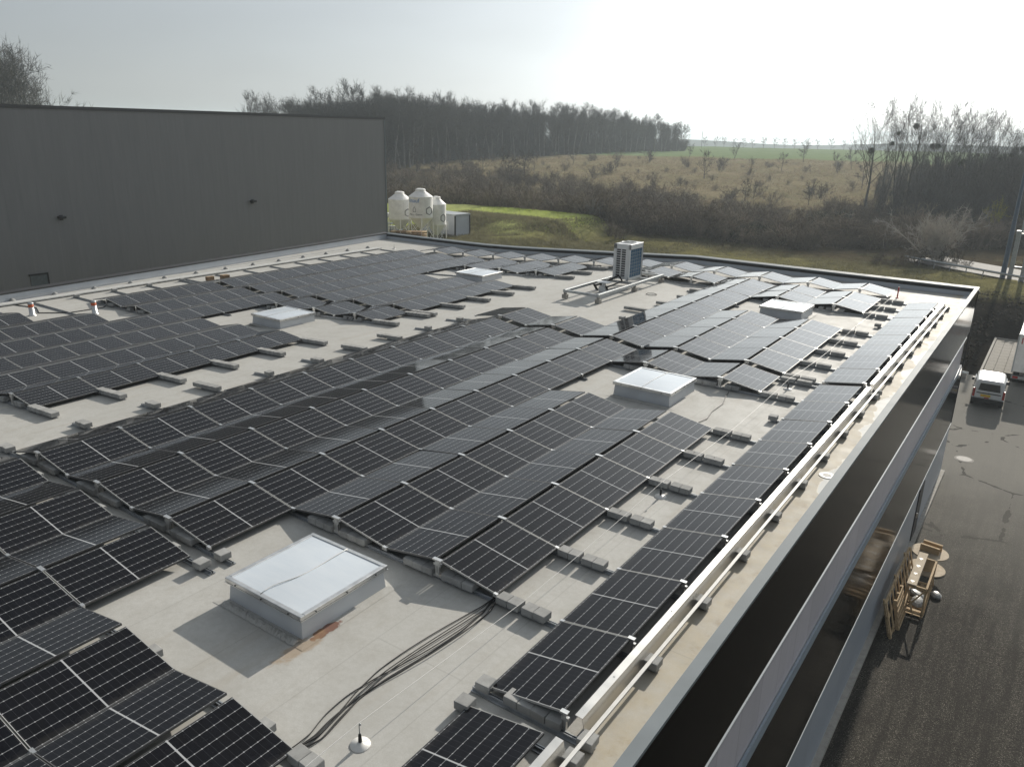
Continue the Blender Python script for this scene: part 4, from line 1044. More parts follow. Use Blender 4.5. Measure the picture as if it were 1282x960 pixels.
loft([(-.02, sect(w_*.96, .68, .42, .98, 1.70)), (.05, sect(w_, .74, .34, .98, 1.79)), (.6, sect(w_, .76, .30, .98, 1.85)), (2.2, sect(w_, .76, .30, .98, 1.86)), (2.75, sect(w_, .72, .30, .98, 1.72)), (3.4, sect(w_, .62, .30, .97, 1.16)), (4.0, sect(w_*.97, .6, .32, .88, 1.02)), (4.3, sect(w_*.86, .5, .38, .74, .84))], q)
vb = link('body', q.mesh('body', M['whitepaint']), v)
bv = vb.modifiers.new('bevel', 'BEVEL'); bv.width = .02; bv.segments = 2; bv.limit_method = 'ANGLE'
q = MB(); q.add([(-.60, -.034, 1.12), (.60, -.034, 1.12), (.53, -.028, 1.58), (-.53, -.028, 1.58), (-.60, .05, 1.12), (.60, .05, 1.12), (.53, .05, 1.58), (-.53, .05, 1.58)], [(0, 1, 2, 3), (0, 4, 5, 1), (1, 5, 6, 2), (2, 6, 7, 3), (3, 7, 4, 0)]); link('rear_window', q.mesh('rear_window', M['glass']), v)
q = MB(); q.box((-.004, -.036, .55), (.004, -.02, 1.12)); q.box((-.66, -.045, .93), (.66, -.02, .985)); link('trim', q.mesh('trim', M['black']), v)
q = MB(); q.box((-.42, -.055, .74), (.12, -.046, .88)); link('number_plate', q.mesh('number_plate', M['yellowplate']), v)
for s in (-1, 1):
    q = MB(); q.cbox((min(s*.74, s*.87), -.035, .68), (max(s*.74, s*.87), .08, 1.22), .015); link('tail_light', q.mesh('tail_light', M['lampred']), v)
    q = MB(); q.box((min(s*.845, s*.874), 1.55, 1.05), (max(s*.845, s*.874), 2.55, 1.45)); link('side_window', q.mesh('side_window', M['glass']), v)
    q = MB(); q.cbox((min(s*.90, s*1.05), 2.55, 1.02), (max(s*.90, s*1.05), 2.68, 1.22), .02); q.box((min(s*.84, s*.92), 2.58, 1.05), (max(s*.84, s*.92), 2.63, 1.10)); link('mirror', q.mesh('mirror', M['black']), v)
    for y in (.72, 3.45):
        q = MB(); q.tube([(s*.68, y, .31), (s*.875, y, .31)], .31, 20); wh = link('wheel', q.mesh('wheel', M['tyre']), v)
        q = MB(); q.tube([(s*.86, y, .31), (s*.885, y, .31)], .19, 14); link('rim', q.mesh('rim', M['galv']), wh)
q = MB(); q.cbox((-.88, -.09, .30), (.88, .10, .60), .03); link('bumper', q.mesh('bumper', M['black']), v)
q = MB(); q.box((-.20, -.043, .635), (.06, -.03, .70)); link('red_badge', q.mesh('red_badge', M['redpaint']), v)
q = MB(); q.box((-.78, -.02, .62), (.78, -.012, .66)); q.box((-.5, -.045, .62), (.5, -.03, .628)); link('bumper_line', q.mesh('bumper_line', M['galv']), v)
q = MB(); q.tube([(0, 2.3, 1.85), (0, 2.05, 2.1)], .008, 5); link('aerial', q.mesh('aerial', M['black']), v)
tk = root('truck', 'white box truck with red letters at the right frame edge, behind the van', 'truck', (16.75, 54.7, ZG+.016))
q = MB(); q.cbox((-1.25, 0, 1.02), (1.25, 7.2, 3.62), .03); link('box', q.mesh('box', M['offwhite']), tk)
q = MB(); q.cbox((-1.22, .1, 3.625), (1.22, 7.1, 3.66), .01); link('roof', q.mesh('roof', M['whitepaint']), tk)
q = MB(); q.box((-1.27, -.02, .95), (-1.18, 7.2, 1.08)); q.box((-1.27, -.02, 3.55), (1.27, .05, 3.64)); q.box((-1.27, -.025, 1.0), (-1.19, .05, 3.6)); q.box((-1.2, -.06, .55), (1.2, .06, .75)); q.box((-.5, .2, .7), (-.35, 7.4, 1.0)); q.box((.35, .2, .7), (.5, 7.4, 1.0)); link('frame', q.mesh('frame', M['galv']), tk)
for x in (-1.0, .8):
    q = MB(); q.cbox((x-.12, -.08, .58), (x+.20, -.055, .74), .01); link('tail_light', q.mesh('tail_light', M['lampred']), tk)
for x in (-.95, .95):
    for y in (1.5, 8.6):
        q = MB(); q.tube([(x-.16, y, .48), (x+.16, y, .48)], .48, 20); link('wheel', q.mesh('wheel', M['tyre']), tk)
q = MB(); q.cbox((-1.15, 7.4, .5), (1.15, 9.3, 2.7), .08); link('cab', q.mesh('cab', M['whitepaint']), tk)
cu = bpy.data.curves.new('letters', 'FONT'); cu.body = 'IG'; cu.size = .62; cu.extrude = .004
ob = bpy.data.objects.new('letters', cu); COL.objects.link(ob); dg = bpy.context.evaluated_depsgraph_get(); lm = bpy.data.meshes.new_from_object(ob.evaluated_get(dg)); bpy.data.objects.remove(ob)
lm.materials.clear(); lm.materials.append(M['redpaint']); link('letters', lm, tk, (-1.08, -.012, 2.98), (R(90), 0, 0))
q = MB()
for x, y in ((-.7, .8), (-.1, 1.5), (.4, .6)): q.cbox((x-.3, y-.25, 3.66), (x+.3, y+.25, 3.86), .03)
link('roof_load', q.mesh('roof_load', M['timber']), tk)
wb = root('barrier_beam', 'low white barrier beam on the ground behind the building corner', 'barrier', (11.9, 54.6, ZG))
q = MB(); q.tube([(-1.2, 0, .42), (1.15, 0, .42)], .11, 10); link('beam', q.mesh('beam', M['whitepaint'], True), wb)
q = MB(); q.cbox((-1.1, -.15, 0), (-.8, .15, .4), .02); q2 = MB(); q2.cbox((.75, -.15, 0), (1.05, .15, .4), .02); link('foot', q.mesh('foot', M['concrete']), wb); link('foot', q2.mesh('foot', M['concrete']), wb)
mh = root('manhole_cover', 'round pale manhole cover in the asphalt of the yard', 'manhole', (14.62, 38.1, ZG+.012))
q = MB(); q.lathe((0, 0, .002), [(.36, 0), (.36, .02), (.30, .022)], 24); link('cover', q.mesh('cover', M['stone']), mh); q = MB(); q.lathe((0, 0, .001), [(.46, 0), (.46, .008)], 24); link('ring', q.mesh('ring', M['concrete']), mh)

# timber waste against the facade
WX = XR + .16
cr1 = root('crate_side', 'long slatted wooden crate side leaning on the facade', 'crate side', (WX, 21.3, ZG+.012))
tilt = Matrix.Rotation(R(-15), 4, 'Y')
q = MB(); T_ = Matrix.Translation((.42, 0, 0)) @ tilt
for z in (0, .62, 1.2): q.box((-.02, -2.3, z), (.03, 2.3, z+.11), T_)
link('long_board', q.mesh('long_board', M['timber']), cr1)
q = MB()
for i in range(10): y = -2.3+i*.5; q.box((.03, y, .0), (.06, y+.13, 1.31), T_)
for i in range(3): y = -2.2+i*1.9; q.box((-.075, y, 0), (-.02, y+.10, 1.36), T_)
link('slats', q.mesh('slats', M['timber']), cr1)
cr2 = root('pallet', 'short wooden pallet leaning in front of the long crate side', 'pallet', (WX+.36, 20.3, ZG+.012))
q = MB(); T_ = Matrix.Translation((.20, 0, 0)) @ Matrix.Rotation(R(-12), 4, 'Y')
for i in range(6): q.box((.02, -.6, i*.2), (.045, .6, i*.2+.10), T_)
for y in (-.6, -.05, .5): q.box((-.07, y, 0), (.02, y+.10, 1.1), T_)
link('boards', q.mesh('boards', M['timber']), cr2)
ck = root('open_crate', 'open timber crate frame with diagonal braces standing in the yard', 'crate', (14.82, 22.1, ZG+.012))
def bar(q, a, b, w_=.045):
    q.tube([a, b], w_, 4)
q = MB(); hx, hy, hz = .30, 1.15, 1.15
for x in (-hx, hx):
    for y in (-hy, hy): q = MB(); bar(q, (x, y, .1), (x, y, hz)); link('post', q.mesh('post', M['timber']), ck)
pass
q = MB()
for z in (.14, hz):
    for x in (-hx, hx): bar(q, (x, -hy, z), (x, hy, z))
    for y in (-hy, hy): bar(q, (-hx, y, z), (hx, y, z))
link('rails', q.mesh('rails', M['timber']), ck)
q = MB(); bar(q, (-hx, -hy-.05, .14), (hx, -hy-.05, hz), .035); bar(q, (hx+.05, -hy, .14), (hx+.05, 0, hz), .035); bar(q, (hx+.05, hy, .14), (hx+.05, 0, hz), .035); bar(q, (-hx, -hy-.03, hz), (0, -hy-.03, .14), .035); link('braces', q.mesh('braces', M['timber']), ck)
q = MB()
for i in range(9): y = -hy+i*.27; q.box((-hx-.05, y, .03), (hx+.05, y+.13, .06))
for x in (-hx, 0, hx): q.box((x-.05, -hy, -.01), (x+.05, hy+.1, .03))
link('base_boards', q.mesh('base_boards', M['timber']), ck)
q = MB()
q.box((-hx-.02, -hy-.1, hz+.06), (-.02, hy+.25, hz+.10)); q.box((-hx-.02, -hy-.1, hz-.06), (-hx+.02, hy+.25, hz+.06)); q.box((-.06, -hy-.1, hz-.06), (-.02, hy+.25, hz+.06))
link('top_beam', q.mesh('top_beam', M['plywood']), ck)
q = MB()
for i in range(4): y = -hy+.1+i*.62; q.box((-.24, y, hz+.1005), (-.12, y+.10, hz+.104)); q.box((-.20, y-.06, hz+.1005), (-.16, y, hz+.104))
link('slots', q.mesh('slots', M['dark']), ck)
bgm = MB(); bgm.lathe((0, 0, 0), [(.10, .0), (.24, .03), (.27, .12), (.16, .2), (.05, .22)], 9)
for i, (x, y, n) in enumerate(((.05, -.2, 'nearer'), (-.05, .35, 'farther'))):
    o = link('bag', bgm.mesh('bag', M['bagplastic']), None, (14.82+x, 22.0+y, ZG+.075), (.2, .1, i*1.3)); o.scale = (.8, 1.2, .7); tag(o, f'crumpled white bag inside the open timber crate, {n} one', 'bag', 'bags in the open crate')
o = link('bag', bgm.mesh('bag', M['bagplastic']), None, (15.35, 22.8, ZG+.01), (.1, 0, .4)); o.scale = (.7, .8, .8); tag(o, 'small pale bag lying on the asphalt right of the crate', 'bag')
rl = root('cable_reel', 'large wooden cable reel lying flat on its flange by the facade', 'cable reel', (14.76, 24.75, ZG+.012))
for z in (.0, .70): q = MB(); q.lathe((0, 0, z), [(.66, 0), (.66, .05), (.06, .051)], 32); link('flange', q.mesh('flange', M['plywood']), rl)
q = MB(); q.lathe((0, 0, .05), [(.33, 0), (.33, .65)], 24); link('drum', q.mesh('drum', M['timber']), rl)
pk = root('plank_bundle', 'two upright short planks standing on top of the cable reel', 'planks', (14.76, 24.8, ZG+.765), (0, 0, R(-8)))
for y in (-.16, .22): q = MB(); q.box((-.34, y, .0), (.34, y+.05, .26)); q.box((-.34, y-.03, .24), (.34, y+.07, .275)); link('plank', q.mesh('plank', M['timber']), pk)
q = MB()
q.box((-.30, -.15, 0), (-.25, .22, .06)); link('plank', q.mesh('plank', M['timber']), pk)

# sign frame seen from behind and the blue mast by the road
sg = root('sign_frame', 'back of a tall steel sign frame beside the road at the right edge', 'sign frame', (12.9, 91.0, float(ground(12.9, 91.0))-.2), (0, 0, R(-12)))
for x in (-.1, 1.05): q = MB(); q.cbox((x-.20, -.14, 0), (x+.20, .14, 5.3), .02); link('post', q.mesh('post', M['galv']), sg)
q = MB(); q.box((-.3, -.2, 5.0), (3.2, -.02, 5.18)); q.box((-.3, -.32, 5.3), (3.2, .06, 5.42)); q.box((.3, -.3, 6.0), (3.0, -.1, 6.2)); q.box((.1, -.22, 5.3), (.3, -.1, 7.0)); q.box((-.1, -.2, 1.6), (1.1, -.05, 1.75)); link('cross_bar', q.mesh('cross_bar', M['galv']), sg)
ms = root('mast', 'slender blue grey lamp mast rising beside the sign frame', 'mast', (12.15, 91.2, float(ground(12.15, 91.2))-.2))
q = MB(); q.lathe((0, 0, 0), [(.30, 0), (.30, .3), (.26, .35), (.12, 15.5)], 12); link('pole', q.mesh('pole', M['mast'], True), ms)

# ------------------------------------------------------------------ vegetation
class TB:
    def __init__(s): s.V = []; s.F = []; s.n = 0
    def addvf(s, V, F): s.V.append(V); s.F.append(F+s.n); s.n += len(V)
    def tube(s, P_, r_, n=4):
        P_ = np.asarray(P_, float); k = len(P_); d = np.gradient(P_, axis=0); d /= np.linalg.norm(d, axis=1)[:, None]+1e-9
        a = np.cross(d, [.31, .57, .76]); a /= np.linalg.norm(a, axis=1)[:, None]+1e-9; b = np.cross(d, a)
        th = np.arange(n)*2*np.pi/n
        V = P_[:, None]+np.asarray(r_)[:, None, None]*(np.cos(th)[None, :, None]*a[:, None]+np.sin(th)[None, :, None]*b[:, None])
        F = []
        for i in range(k-1):
            for j in range(n):
                p, q_, r2, t = i*n+j, i*n+(j+1) % n, (i+1)*n+(j+1) % n, (i+1)*n+j; F += [(p, q_, r2), (p, r2, t)]
        s.addvf(V.reshape(-1, 3), np.array(F))
    def twigs(s, A, Bq, w_, rng):
        A = np.asarray(A, float); Bq = np.asarray(Bq, float); d = Bq-A
        side = np.cross(d, rng.normal(size=d.shape)); side /= np.linalg.norm(side, axis=1)[:, None]+1e-9
        V = np.stack([A-side*w_/2, A+side*w_/2, Bq], 1).reshape(-1, 3); s.addvf(V, np.arange(len(V)).reshape(-1, 3))
    def arr(s): return np.concatenate(s.V), np.concatenate(s.F)
    def mesh(s, name, mat):
        me_ = bpy.data.meshes.new(name); V, F = s.arr(); np_mesh(me_, V, F); me_.materials.append(mat); return me_
def unit(v): return v/(np.linalg.norm(v)+1e-9)
def grow(rng, tb, p, d, ln, r0, lvl, spec):
    nseg = 4 if lvl < 2 else 3; pts = [p]; dd = d
    for i in range(nseg):
        dd = unit(dd + rng.normal(size=3)*spec['wob'] + np.array([0, 0, spec['up']*.25])); pts.append(pts[-1]+dd*ln/nseg)
    pts = np.array(pts); rad = np.linspace(r0, r0*.35, nseg+1); tb.tube(pts, rad, 4 if lvl < 2 else 3)
    nc = spec['n'][lvl]
    if lvl == len(spec['n'])-1:
        t = rng.uniform(.1, 1, nc); k = np.minimum((t*nseg).astype(int), nseg-1); f = t*nseg-k; A = pts[k]*(1-f[:, None])+pts[k+1]*f[:, None]
        dv = np.array([unit(dd*.8+rng.normal(size=3)*.75+np.array([0, 0, spec['up']])) for _ in range(nc)])
        tb.twigs(A, A+dv*(spec['tw']*rng.uniform(.5, 1.2, nc))[:, None], spec['w'], rng)
        return
    for i in range(nc):
        t = rng.uniform(.25, 1) if i else 1.; k = min(int(t*nseg), nseg-1); f = t*nseg-k; a = pts[k]*(1-f)+pts[k+1]*f
        side = unit(np.cross(dd, rng.normal(size=3))); ang = rng.uniform(*spec['ang']) if i else .15
        grow(rng, tb, a, unit(dd*math.cos(ang)+side*math.sin(ang)), ln*rng.uniform(.5, .75), max(r0*.45*(1-.4*t), spec['w']*.3), lvl+1, spec)
def tree_meshes(seed, Hh, r0, spec, bark, twig, forks=1, bare=.35, nm='tree'):
    rng = np.random.default_rng(seed); tr = TB(); cw = TB()
    for fk in range(forks):
        d = unit(np.array([rng.normal()*.22*(forks > 1), rng.normal()*.22*(forks > 1), 1])); pts = [np.zeros(3)+np.array([rng.normal()*.15, rng.normal()*.15, -.3])*(1 if forks > 1 else 0)+np.array([0, 0, -.3])]
        ns = 9; hh = Hh*rng.uniform(.86, 1)
        for i in range(ns): d = unit(d+rng.normal(size=3)*.05+np.array([0, 0, .1])); pts.append(pts[-1]+d*hh*.93/ns)
        pts = np.array(pts); rad = np.linspace(r0, r0*.10, ns+1)/(1 if forks == 1 else 1.5); rad[0] *= 1.35; tr.tube(pts, rad, 6)
        nb = int(spec['nb']/forks)
        for b in range(nb):
            t = bare+(1-bare)*(b+rng.uniform(0, 1))/nb; t = min(t, .995); k = min(int(t*ns), ns-1); f = t*ns-k; a = pts[k]*(1-f)+pts[k+1]*f
            az = b*2.4+rng.uniform(-.5, .5); el = rng.uniform(*spec['el']); env = spec['env'](t)
            grow(rng, cw, a, np.array([math.cos(az)*math.cos(el), math.sin(az)*math.cos(el), math.sin(el)]), Hh*spec['bl']*env*rng.uniform(.75, 1.2), max(rad[k]*.42, .015), 0, spec)
    return tr.mesh(nm+'_trunk', bark), cw.mesh(nm+'_crown', twig)
def bush_tb(seed, Hh, rad, ns, nb, nt, w_, up=.5):
    rng = np.random.default_rng(seed); tb = TB()
    for s in range(ns):
        az = rng.uniform(0, 6.283); lean = rng.uniform(.05, .75); d = np.array([math.cos(az)*lean, math.sin(az)*lean, 1.]); hh = Hh*rng.uniform(.6, 1); b0 = np.array([rng.normal()*rad*.25, rng.normal()*rad*.25, -.1])
        P0 = [b0]; dd = unit(d)
        for i in range(3): dd = unit(dd+rng.normal(size=3)*.15); P0.append(P0[-1]+dd*hh/3/max(.4, dd[2]+.15))
        P0 = np.array(P0); tb.tube(P0, np.linspace(w_*1.0, w_*.4, 4), 3)
        for b in range(nb):
            t = rng.uniform(.15, 1)*3; k = min(int(t), 2); a = P0[k]+(P0[k+1]-P0[k])*(t-k); bd = unit(dd+rng.normal(size=3)*.8+np.array([0, 0, up*.4])); e = a+bd*hh*.38*rng.uniform(.6, 1.2)
            tb.twigs([a], [e], w_*1.1, rng)
            tt = rng.uniform(.2, 1, nt); A = a+(e-a)*tt[:, None]; D = np.array([unit(bd+rng.normal(size=3)*.8+np.array([0, 0, up*.5])) for _ in range(nt)])
            tb.twigs(A, A+D*(hh*.20*rng.uniform(.5, 1.3, nt))[:, None], w_*.75, rng)
    return tb
def place(tb_arrs, items, name, mat):
    """one mesh out of many copies: items = (variant, x, y, z, rot, sx, sz)"""
    Vs = []; Fs = []; n = 0
    for k, x, y, z, a, sx, sz in items:
        V, F = tb_arrs[k]; c, s = math.cos(a), math.sin(a)
        W2 = np.stack([(V[:, 0]*c-V[:, 1]*s)*sx+x, (V[:, 0]*s+V[:, 1]*c)*sx+y, V[:, 2]*sz+z], 1); Vs.append(W2); Fs.append(F+n); n += len(V)
    me_ = bpy.data.meshes.new(name); np_mesh(me_, np.concatenate(Vs), np.concatenate(Fs)); me_.materials.append(mat); return me_
def su(s, u):
    """a point at distance s ahead and bearing u"""
    t = (u-641)/976.46*s; return CAM.x+FH.x*s+RH.x*t, CAM.y+FH.y*s+RH.y*t
rg = np.random.default_rng(11)
OAK = dict(nb=18, n=[5, 5, 7], wob=.11, up=.38, ang=(.4, .95), w=.06, tw=1.3, el=(.25, 1.0), bl=.26, env=lambda t: 1.15-.75*max(0, t-.45)/.55*.8)
ASH = dict(nb=16, n=[5, 5, 6], wob=.08, up=.40, ang=(.25, .65), w=.028, tw=1.5, el=(.45, 1.1), bl=.36, env=lambda t: 1.1-.5*t)
SMALL = dict(nb=11, n=[4, 5], wob=.16, up=.3, ang=(.4, .9), w=.07, tw=.9, el=(.35, 1.0), bl=.32, env=lambda t: 1.15-.5*t)
oaks = [tree_meshes(100+i, 18.5, .34, OAK, M['oakbark'], M['barkfar'], 1, .34, 'oak') for i in range(6)]
ashes = [tree_meshes(200+i, 19, .30, ASH, M['bark'], M['twig'], 1+(i % 3), .30, 'ash') for i in range(5)]
smalls = [tree_meshes(300+i, 5, .10, SMALL, M['bark'], M['twig'], 1+(i % 2), .22, 'small_tree') for i in range(4)]
def tree(pair, x, y, sc, label, group, name='bare_tree', sz=None, cat='tree', lift=0.):
    r_ = root(name, label, cat, (x, y, float(ground(x, y))+lift), (0, 0, rnd.uniform(0, 6.28)), group); r_.scale = (sc, sc, sz or sc)
    link('trunk', pair[0], r_); link('crown', pair[1], r_); return r_
# wood edge: trees one can tell apart along its near side
us = np.linspace(372, 836, 78)
for i, u in enumerate(us):
    s = np.interp(u, [300, 500, 700, 845], [214, 226, 300, 392])+rg.uniform(-5, 7)
    x, y = su(s, u+rg.uniform(-2, 2)); hsc = rg.uniform(.88, 1.12)*np.interp(u, [372, 395, 440, 480, 600, 760, 838], [.80, .84, .98, 1.0, .86, .82, .62])
    tree(oaks[i % 6], x, y, hsc, 'bare grey tree standing in the front edge of the far wood', 'trees along the edge of the far wood', lift=-.3)
far_arr = []
for i in range(3):
    rng_ = np.random.default_rng(400+i); t1 = TB()
    pts = np.array([[0, 0, -.3], [.1, 0, 6], [0, .1, 12], [0, 0, 17]]); t1.tube(pts, [.3, .22, .14, .04], 4)
    nn = 480; zc = rng_.uniform(5, 17, nn); rr = np.sqrt(rng_.uniform(0, 1, nn))*3.6*np.clip((18.5-zc)/6, .25, 1); az = rng_.uniform(0, 6.28, nn)
    A = np.stack([rr*np.cos(az)*.5, rr*np.sin(az)*.5, zc-1.5], 1); B2 = np.stack([rr*np.cos(az), rr*np.sin(az), zc+rng_.uniform(.3, 2.2, nn)], 1); t1.twigs(A, B2, .10, rng_); far_arr.append(t1.arr())
items = []
for i in range(340):
    u = rg.uniform(372, 830); s = np.interp(u, [300, 500, 700, 845], [214, 226, 300, 392])+rg.uniform(8, 75); x, y = su(s, u); k = rg.uniform(.85, 1.12)*np.interp(u, [372, 395, 440, 480, 600, 760, 838], [.80, .84, .98, 1.0, .86, .82, .62])
    items.append((i % 3, x, y, float(ground(x, y))-.2, rg.uniform(0, 6.28), k, k))
tag(link('far_wood', place(far_arr, items, 'far_wood', M['barkfar'])), 'dense grey bare wood behind the meadow, trees beyond its front edge', 'wood', None, 'stuff')
# trees behind the grey hall, far left and single one
for i, (u, vt) in enumerate(((-30, 85), (2, 84), (28, 76), (50, 88), (74, 96), (-60, 90))):
    s = 150+6*(i % 3); x, y = su(s, u); top = CAM.z+(147.5-vt)/976.46*s*1.02; g_z = float(ground(x, y)); tree(oaks[(i*2+1) % 6], x, y, (top-g_z)/18.4, f'bare tree above the roof of the grey hall, {ORD[i]} of the far left clump', 'bare trees over the grey hall')
for u, vt in ((332, 124), (358, 132), (345, 134)):
    s = 232; x, y = su(s, u); top = CAM.z+(154-vt)/976.46*s; g_z = float(ground(x, y)); tree(oaks[int(u) % 6], x, y, (top-g_z)/18.4, 'bare tree top showing over the grey hall left of the wood', 'bare tree tops left of the wood')
# tall bare trees on the right
mist = TB(); rm_ = np.random.default_rng(5); D = rm_.normal(size=(420, 3)); D /= np.linalg.norm(D, axis=1)[:, None]; mist.twigs(D*.05, D*rm_.uniform(.35, .62, 420)[:, None], .09, rm_); MIS = mist.mesh('mistletoe', M['scrubgreen'])
RT = [(1068, 133, 150), (1088, 140, 162), (1104, 128, 150), (1116, 124, 156), (1132, 135, 160), (1147, 130, 152), (1160, 140, 158), (1174, 138, 150), (1186, 140, 162), (1199, 136, 155), (1210, 148, 160), (1222, 152, 150), (1240, 152, 148), (1252, 160, 154)]
for i, (u, vt, s) in enumerate(RT):
    x, y = su(s, u); top = CAM.z+(175-vt)/976.46*s; g_z = float(ground(x, y)); sc = (top-g_z)/20.8
    tr_ = tree(ashes[i % 5], x, y, sc*.92, f'tall bare tree against the white sky on the right, {ORD[i]} from its left end', 'tall bare trees on the right', sz=sc)
    for k in range([1, 1, 1, 2, 1, 1, 0, 2, 1, 0, 1, 1, 3, 0][i]):
        hz = rg.uniform(9, 15.5) if i != 3 or k else 15.0
        o = link('mistletoe', MIS, tr_, (rg.normal()*.9, rg.normal()*.9, hz)); zz = rg.uniform(.8, 1.5); o.scale = (zz, zz, zz)
# dense young wood on the right
pole_arr = []
for i in range(5):
    rng_ = np.random.default_rng(500+i); t1 = TB(); hh = 11
    for k in range(3):
        b0 = rng_.normal(size=2)*.5; t1.tube(np.array([[b0[0], b0[1], -.3], [b0[0]+rng_.normal()*.3, b0[1]+rng_.normal()*.3, hh*.5], [b0[0]+rng_.normal()*.5, b0[1]+rng_.normal()*.5, hh*rng_.uniform(.75, 1)]]), [.09, .06, .015], 3)
    nn = 240; zc = rng_.uniform(.6, hh*.97, nn); az = rng_.uniform(0, 6.28, nn); r1 = rng_.uniform(0, .5, nn); r2 = r1+rng_.uniform(.4, 1.5, nn)*np.clip((hh+2-zc)/6, .3, 1)
    t1.twigs(np.stack([r1*np.cos(az), r1*np.sin(az), zc-.6], 1), np.stack([r2*np.cos(az), r2*np.sin(az), zc+rng_.uniform(.3, 1.4, nn)], 1), .075, rng_); pole_arr.append(t1.arr())
items = []
for i in range(620):
    u = rg.uniform(1078, 1560); s = rg.uniform(128, 200)-np.interp(u, [1078, 1180, 1300], [-8, 4, 14]); x, y = su(s, u)
    k = np.interp(u, [1078, 1130, 1200, 1300, 1500], [.45, .75, .95, 1.1, 1.15])*rg.uniform(.8, 1.1); items.append((i % 5, x, y, float(ground(x, y))-.2, rg.uniform(0, 6.28), k*1.15, k))
tag(link('young_wood', place(pole_arr, items, 'young_wood', M['bark'])), 'dense dark thicket of young trees on the right behind the road', 'wood', None, 'stuff')
# scrub belt
bvar = [bush_tb(600+i, 3.2, 1.6, 12, 6, 9, .055) for i in range(6)]; barr = [b.arr() for b in bvar]
items = []
for i in range(1150):
    u = rg.uniform(400, 1330); n0 = np.interp(u, [380, 490, 640, 760, 860, 1000, 1100, 1330], [128, 127, 119, 112, 107, 101, 104, 110]); f0 = np.interp(u, [380, 490, 640, 760, 860, 1000, 1100, 1330], [245, 232, 205, 172, 160, 150, 160, 135])
    s = n0+(f0-n0)*rg.uniform(0, 1)**1.5; x, y = su(s, u)
    hsc = rg.choice([rg.uniform(.35, .7), rg.uniform(.6, 1.0), rg.uniform(.9, 1.45)], p=[.35, .45, .2])*(1.1 if s < n0+8 else 1)
    if u > 960 and s > 118: hsc *= .8
    items.append((i % 6, x, y, float(ground(x, y))-.15, rg.uniform(0, 6.28), hsc*rg.uniform(1, 1.4), hsc))
pal = [i_ for i_ in range(len(items)) if i_ % 4 == 1]
tag(link('pale_scrub', place(barr, [items[i_] for i_ in pal], 'pale_scrub', M['scrubpale'])), 'paler tan bushes mixed through the brown scrub belt', 'scrub', None, 'stuff')
items = [it for i_, it in enumerate(items) if i_ % 4 != 1]
tag(link('scrub', place(barr, items, 'scrub', M['scrub'])), 'brown leafless scrub covering the slope between the grass and the meadow', 'scrub', None, 'stuff')
items = []
for i in range(130):
    u = rg.choice([rg.uniform(770, 1000), rg.uniform(1000, 1110), rg.uniform(490, 560)], p=[.6, .25, .15]); n0 = np.interp(u, [380, 490, 640, 760, 860, 1000, 1100], [128, 127, 119, 113, 108, 102, 108])
    s = n0+rg.uniform(1, 12)+(22 if u > 1000 else 0); x, y = su(s, u); k = rg.uniform(.4, .75); items.append((i % 6, x, y, float(ground(x, y))-.15, rg.uniform(0, 6.28), k*1.5, k))
tag(link('ivy_undergrowth', place(barr, items, 'ivy_undergrowth', M['scrubgreen'])), 'dark green evergreen undergrowth low in the brown scrub', 'undergrowth', None, 'stuff')
items = []
for i in range(420):
    u = rg.uniform(372, 842); s = np.interp(u, [300, 500, 700, 845], [214, 226, 300, 392])+rg.uniform(-4, 60)*rg.uniform(0, 1); x, y = su(s, u)
    items.append((i % 6, x, y, float(ground(x, y))-.2, rg.uniform(0, 6.28), rg.uniform(1.2, 2.0), rg.uniform(.9, 2.3)))
tag(link('wood_undergrowth', place(barr, items, 'wood_undergrowth', M['barkfar'])), 'leafless undergrowth between the trunks of the far wood', 'undergrowth', None, 'stuff')
# single bushes and small trees in the meadow
bm_ = [b.mesh('bush', M['scrub']) for b in bvar]
def bush(x, y, sc, label, mesh=None, group=None, sz=None, name='bush'):
    o = link(name, mesh or bm_[rnd.randrange(6)], None, (x, y, float(ground(x, y))-.1), (0, 0, rnd.uniform(0, 6.28))); o.scale = (sc, sc, sz or sc); return tag(o, label, 'bush', group)
for i in range(170):
    u = rg.uniform(540, 1085); s = np.interp(u, [560, 760, 860, 1000, 1085], [200, 158, 150, 138, 160])+125*rg.uniform(0, 1)**1.7; s = min(s, 294); x, y = su(s, u)
    bush(x, y, rg.choice([rg.uniform(.3, .7), rg.uniform(.7, 1.3)], p=[.7, .3]), 'brown leafless bush scattered over the tan meadow', None, 'bushes scattered over the meadow')
for i, (u, s, h) in enumerate(((868, 210, 7), (637, 190, 8), (650, 196, 7.5), (575, 215, 6), (600, 220, 6), (930, 170, 4), (998, 165, 5), (1012, 168, 4.5), (920, 165, 4.5), (707, 245, 5), (800, 262, 4), (885, 225, 5), (960, 240, 5), (1030, 236, 6), (760, 230, 3.5), (545, 205, 6), (520, 215, 7), (660, 225, 5), (985, 285, 7), (1045, 250, 7), (1060, 200, 6), (900, 292, 6), (848, 296, 5))):
    x, y = su(s, u); tree(smalls[i % 4], x, y, h/5, 'small bare tree standing alone in the tan meadow', 'small bare trees in the meadow', 'small_tree')
for i, u in enumerate((865, 877, 888, 899, 911, 923, 935, 948, 960, 972, 986, 1001, 1016, 1031, 1045)):
    s = 500+rg.uniform(-4, 4); x, y = su(s, u); tree(smalls[(i*3) % 4], x, y, rg.uniform(1.05, 1.35), f'small round tree in the row on the skyline, {ORD[i]} from left', 'row of small trees on the skyline', 'small_tree')
pl = root('power_pole', 'thin pole on the skyline beside the wood', 'pole', (*su(480, 861), float(ground(*su(480, 861))))); q = MB(); q.tube([(0, 0, 0), (0, 0, 9)], .12, 6); link('pole', q.mesh('pole', M['bark']), pl)
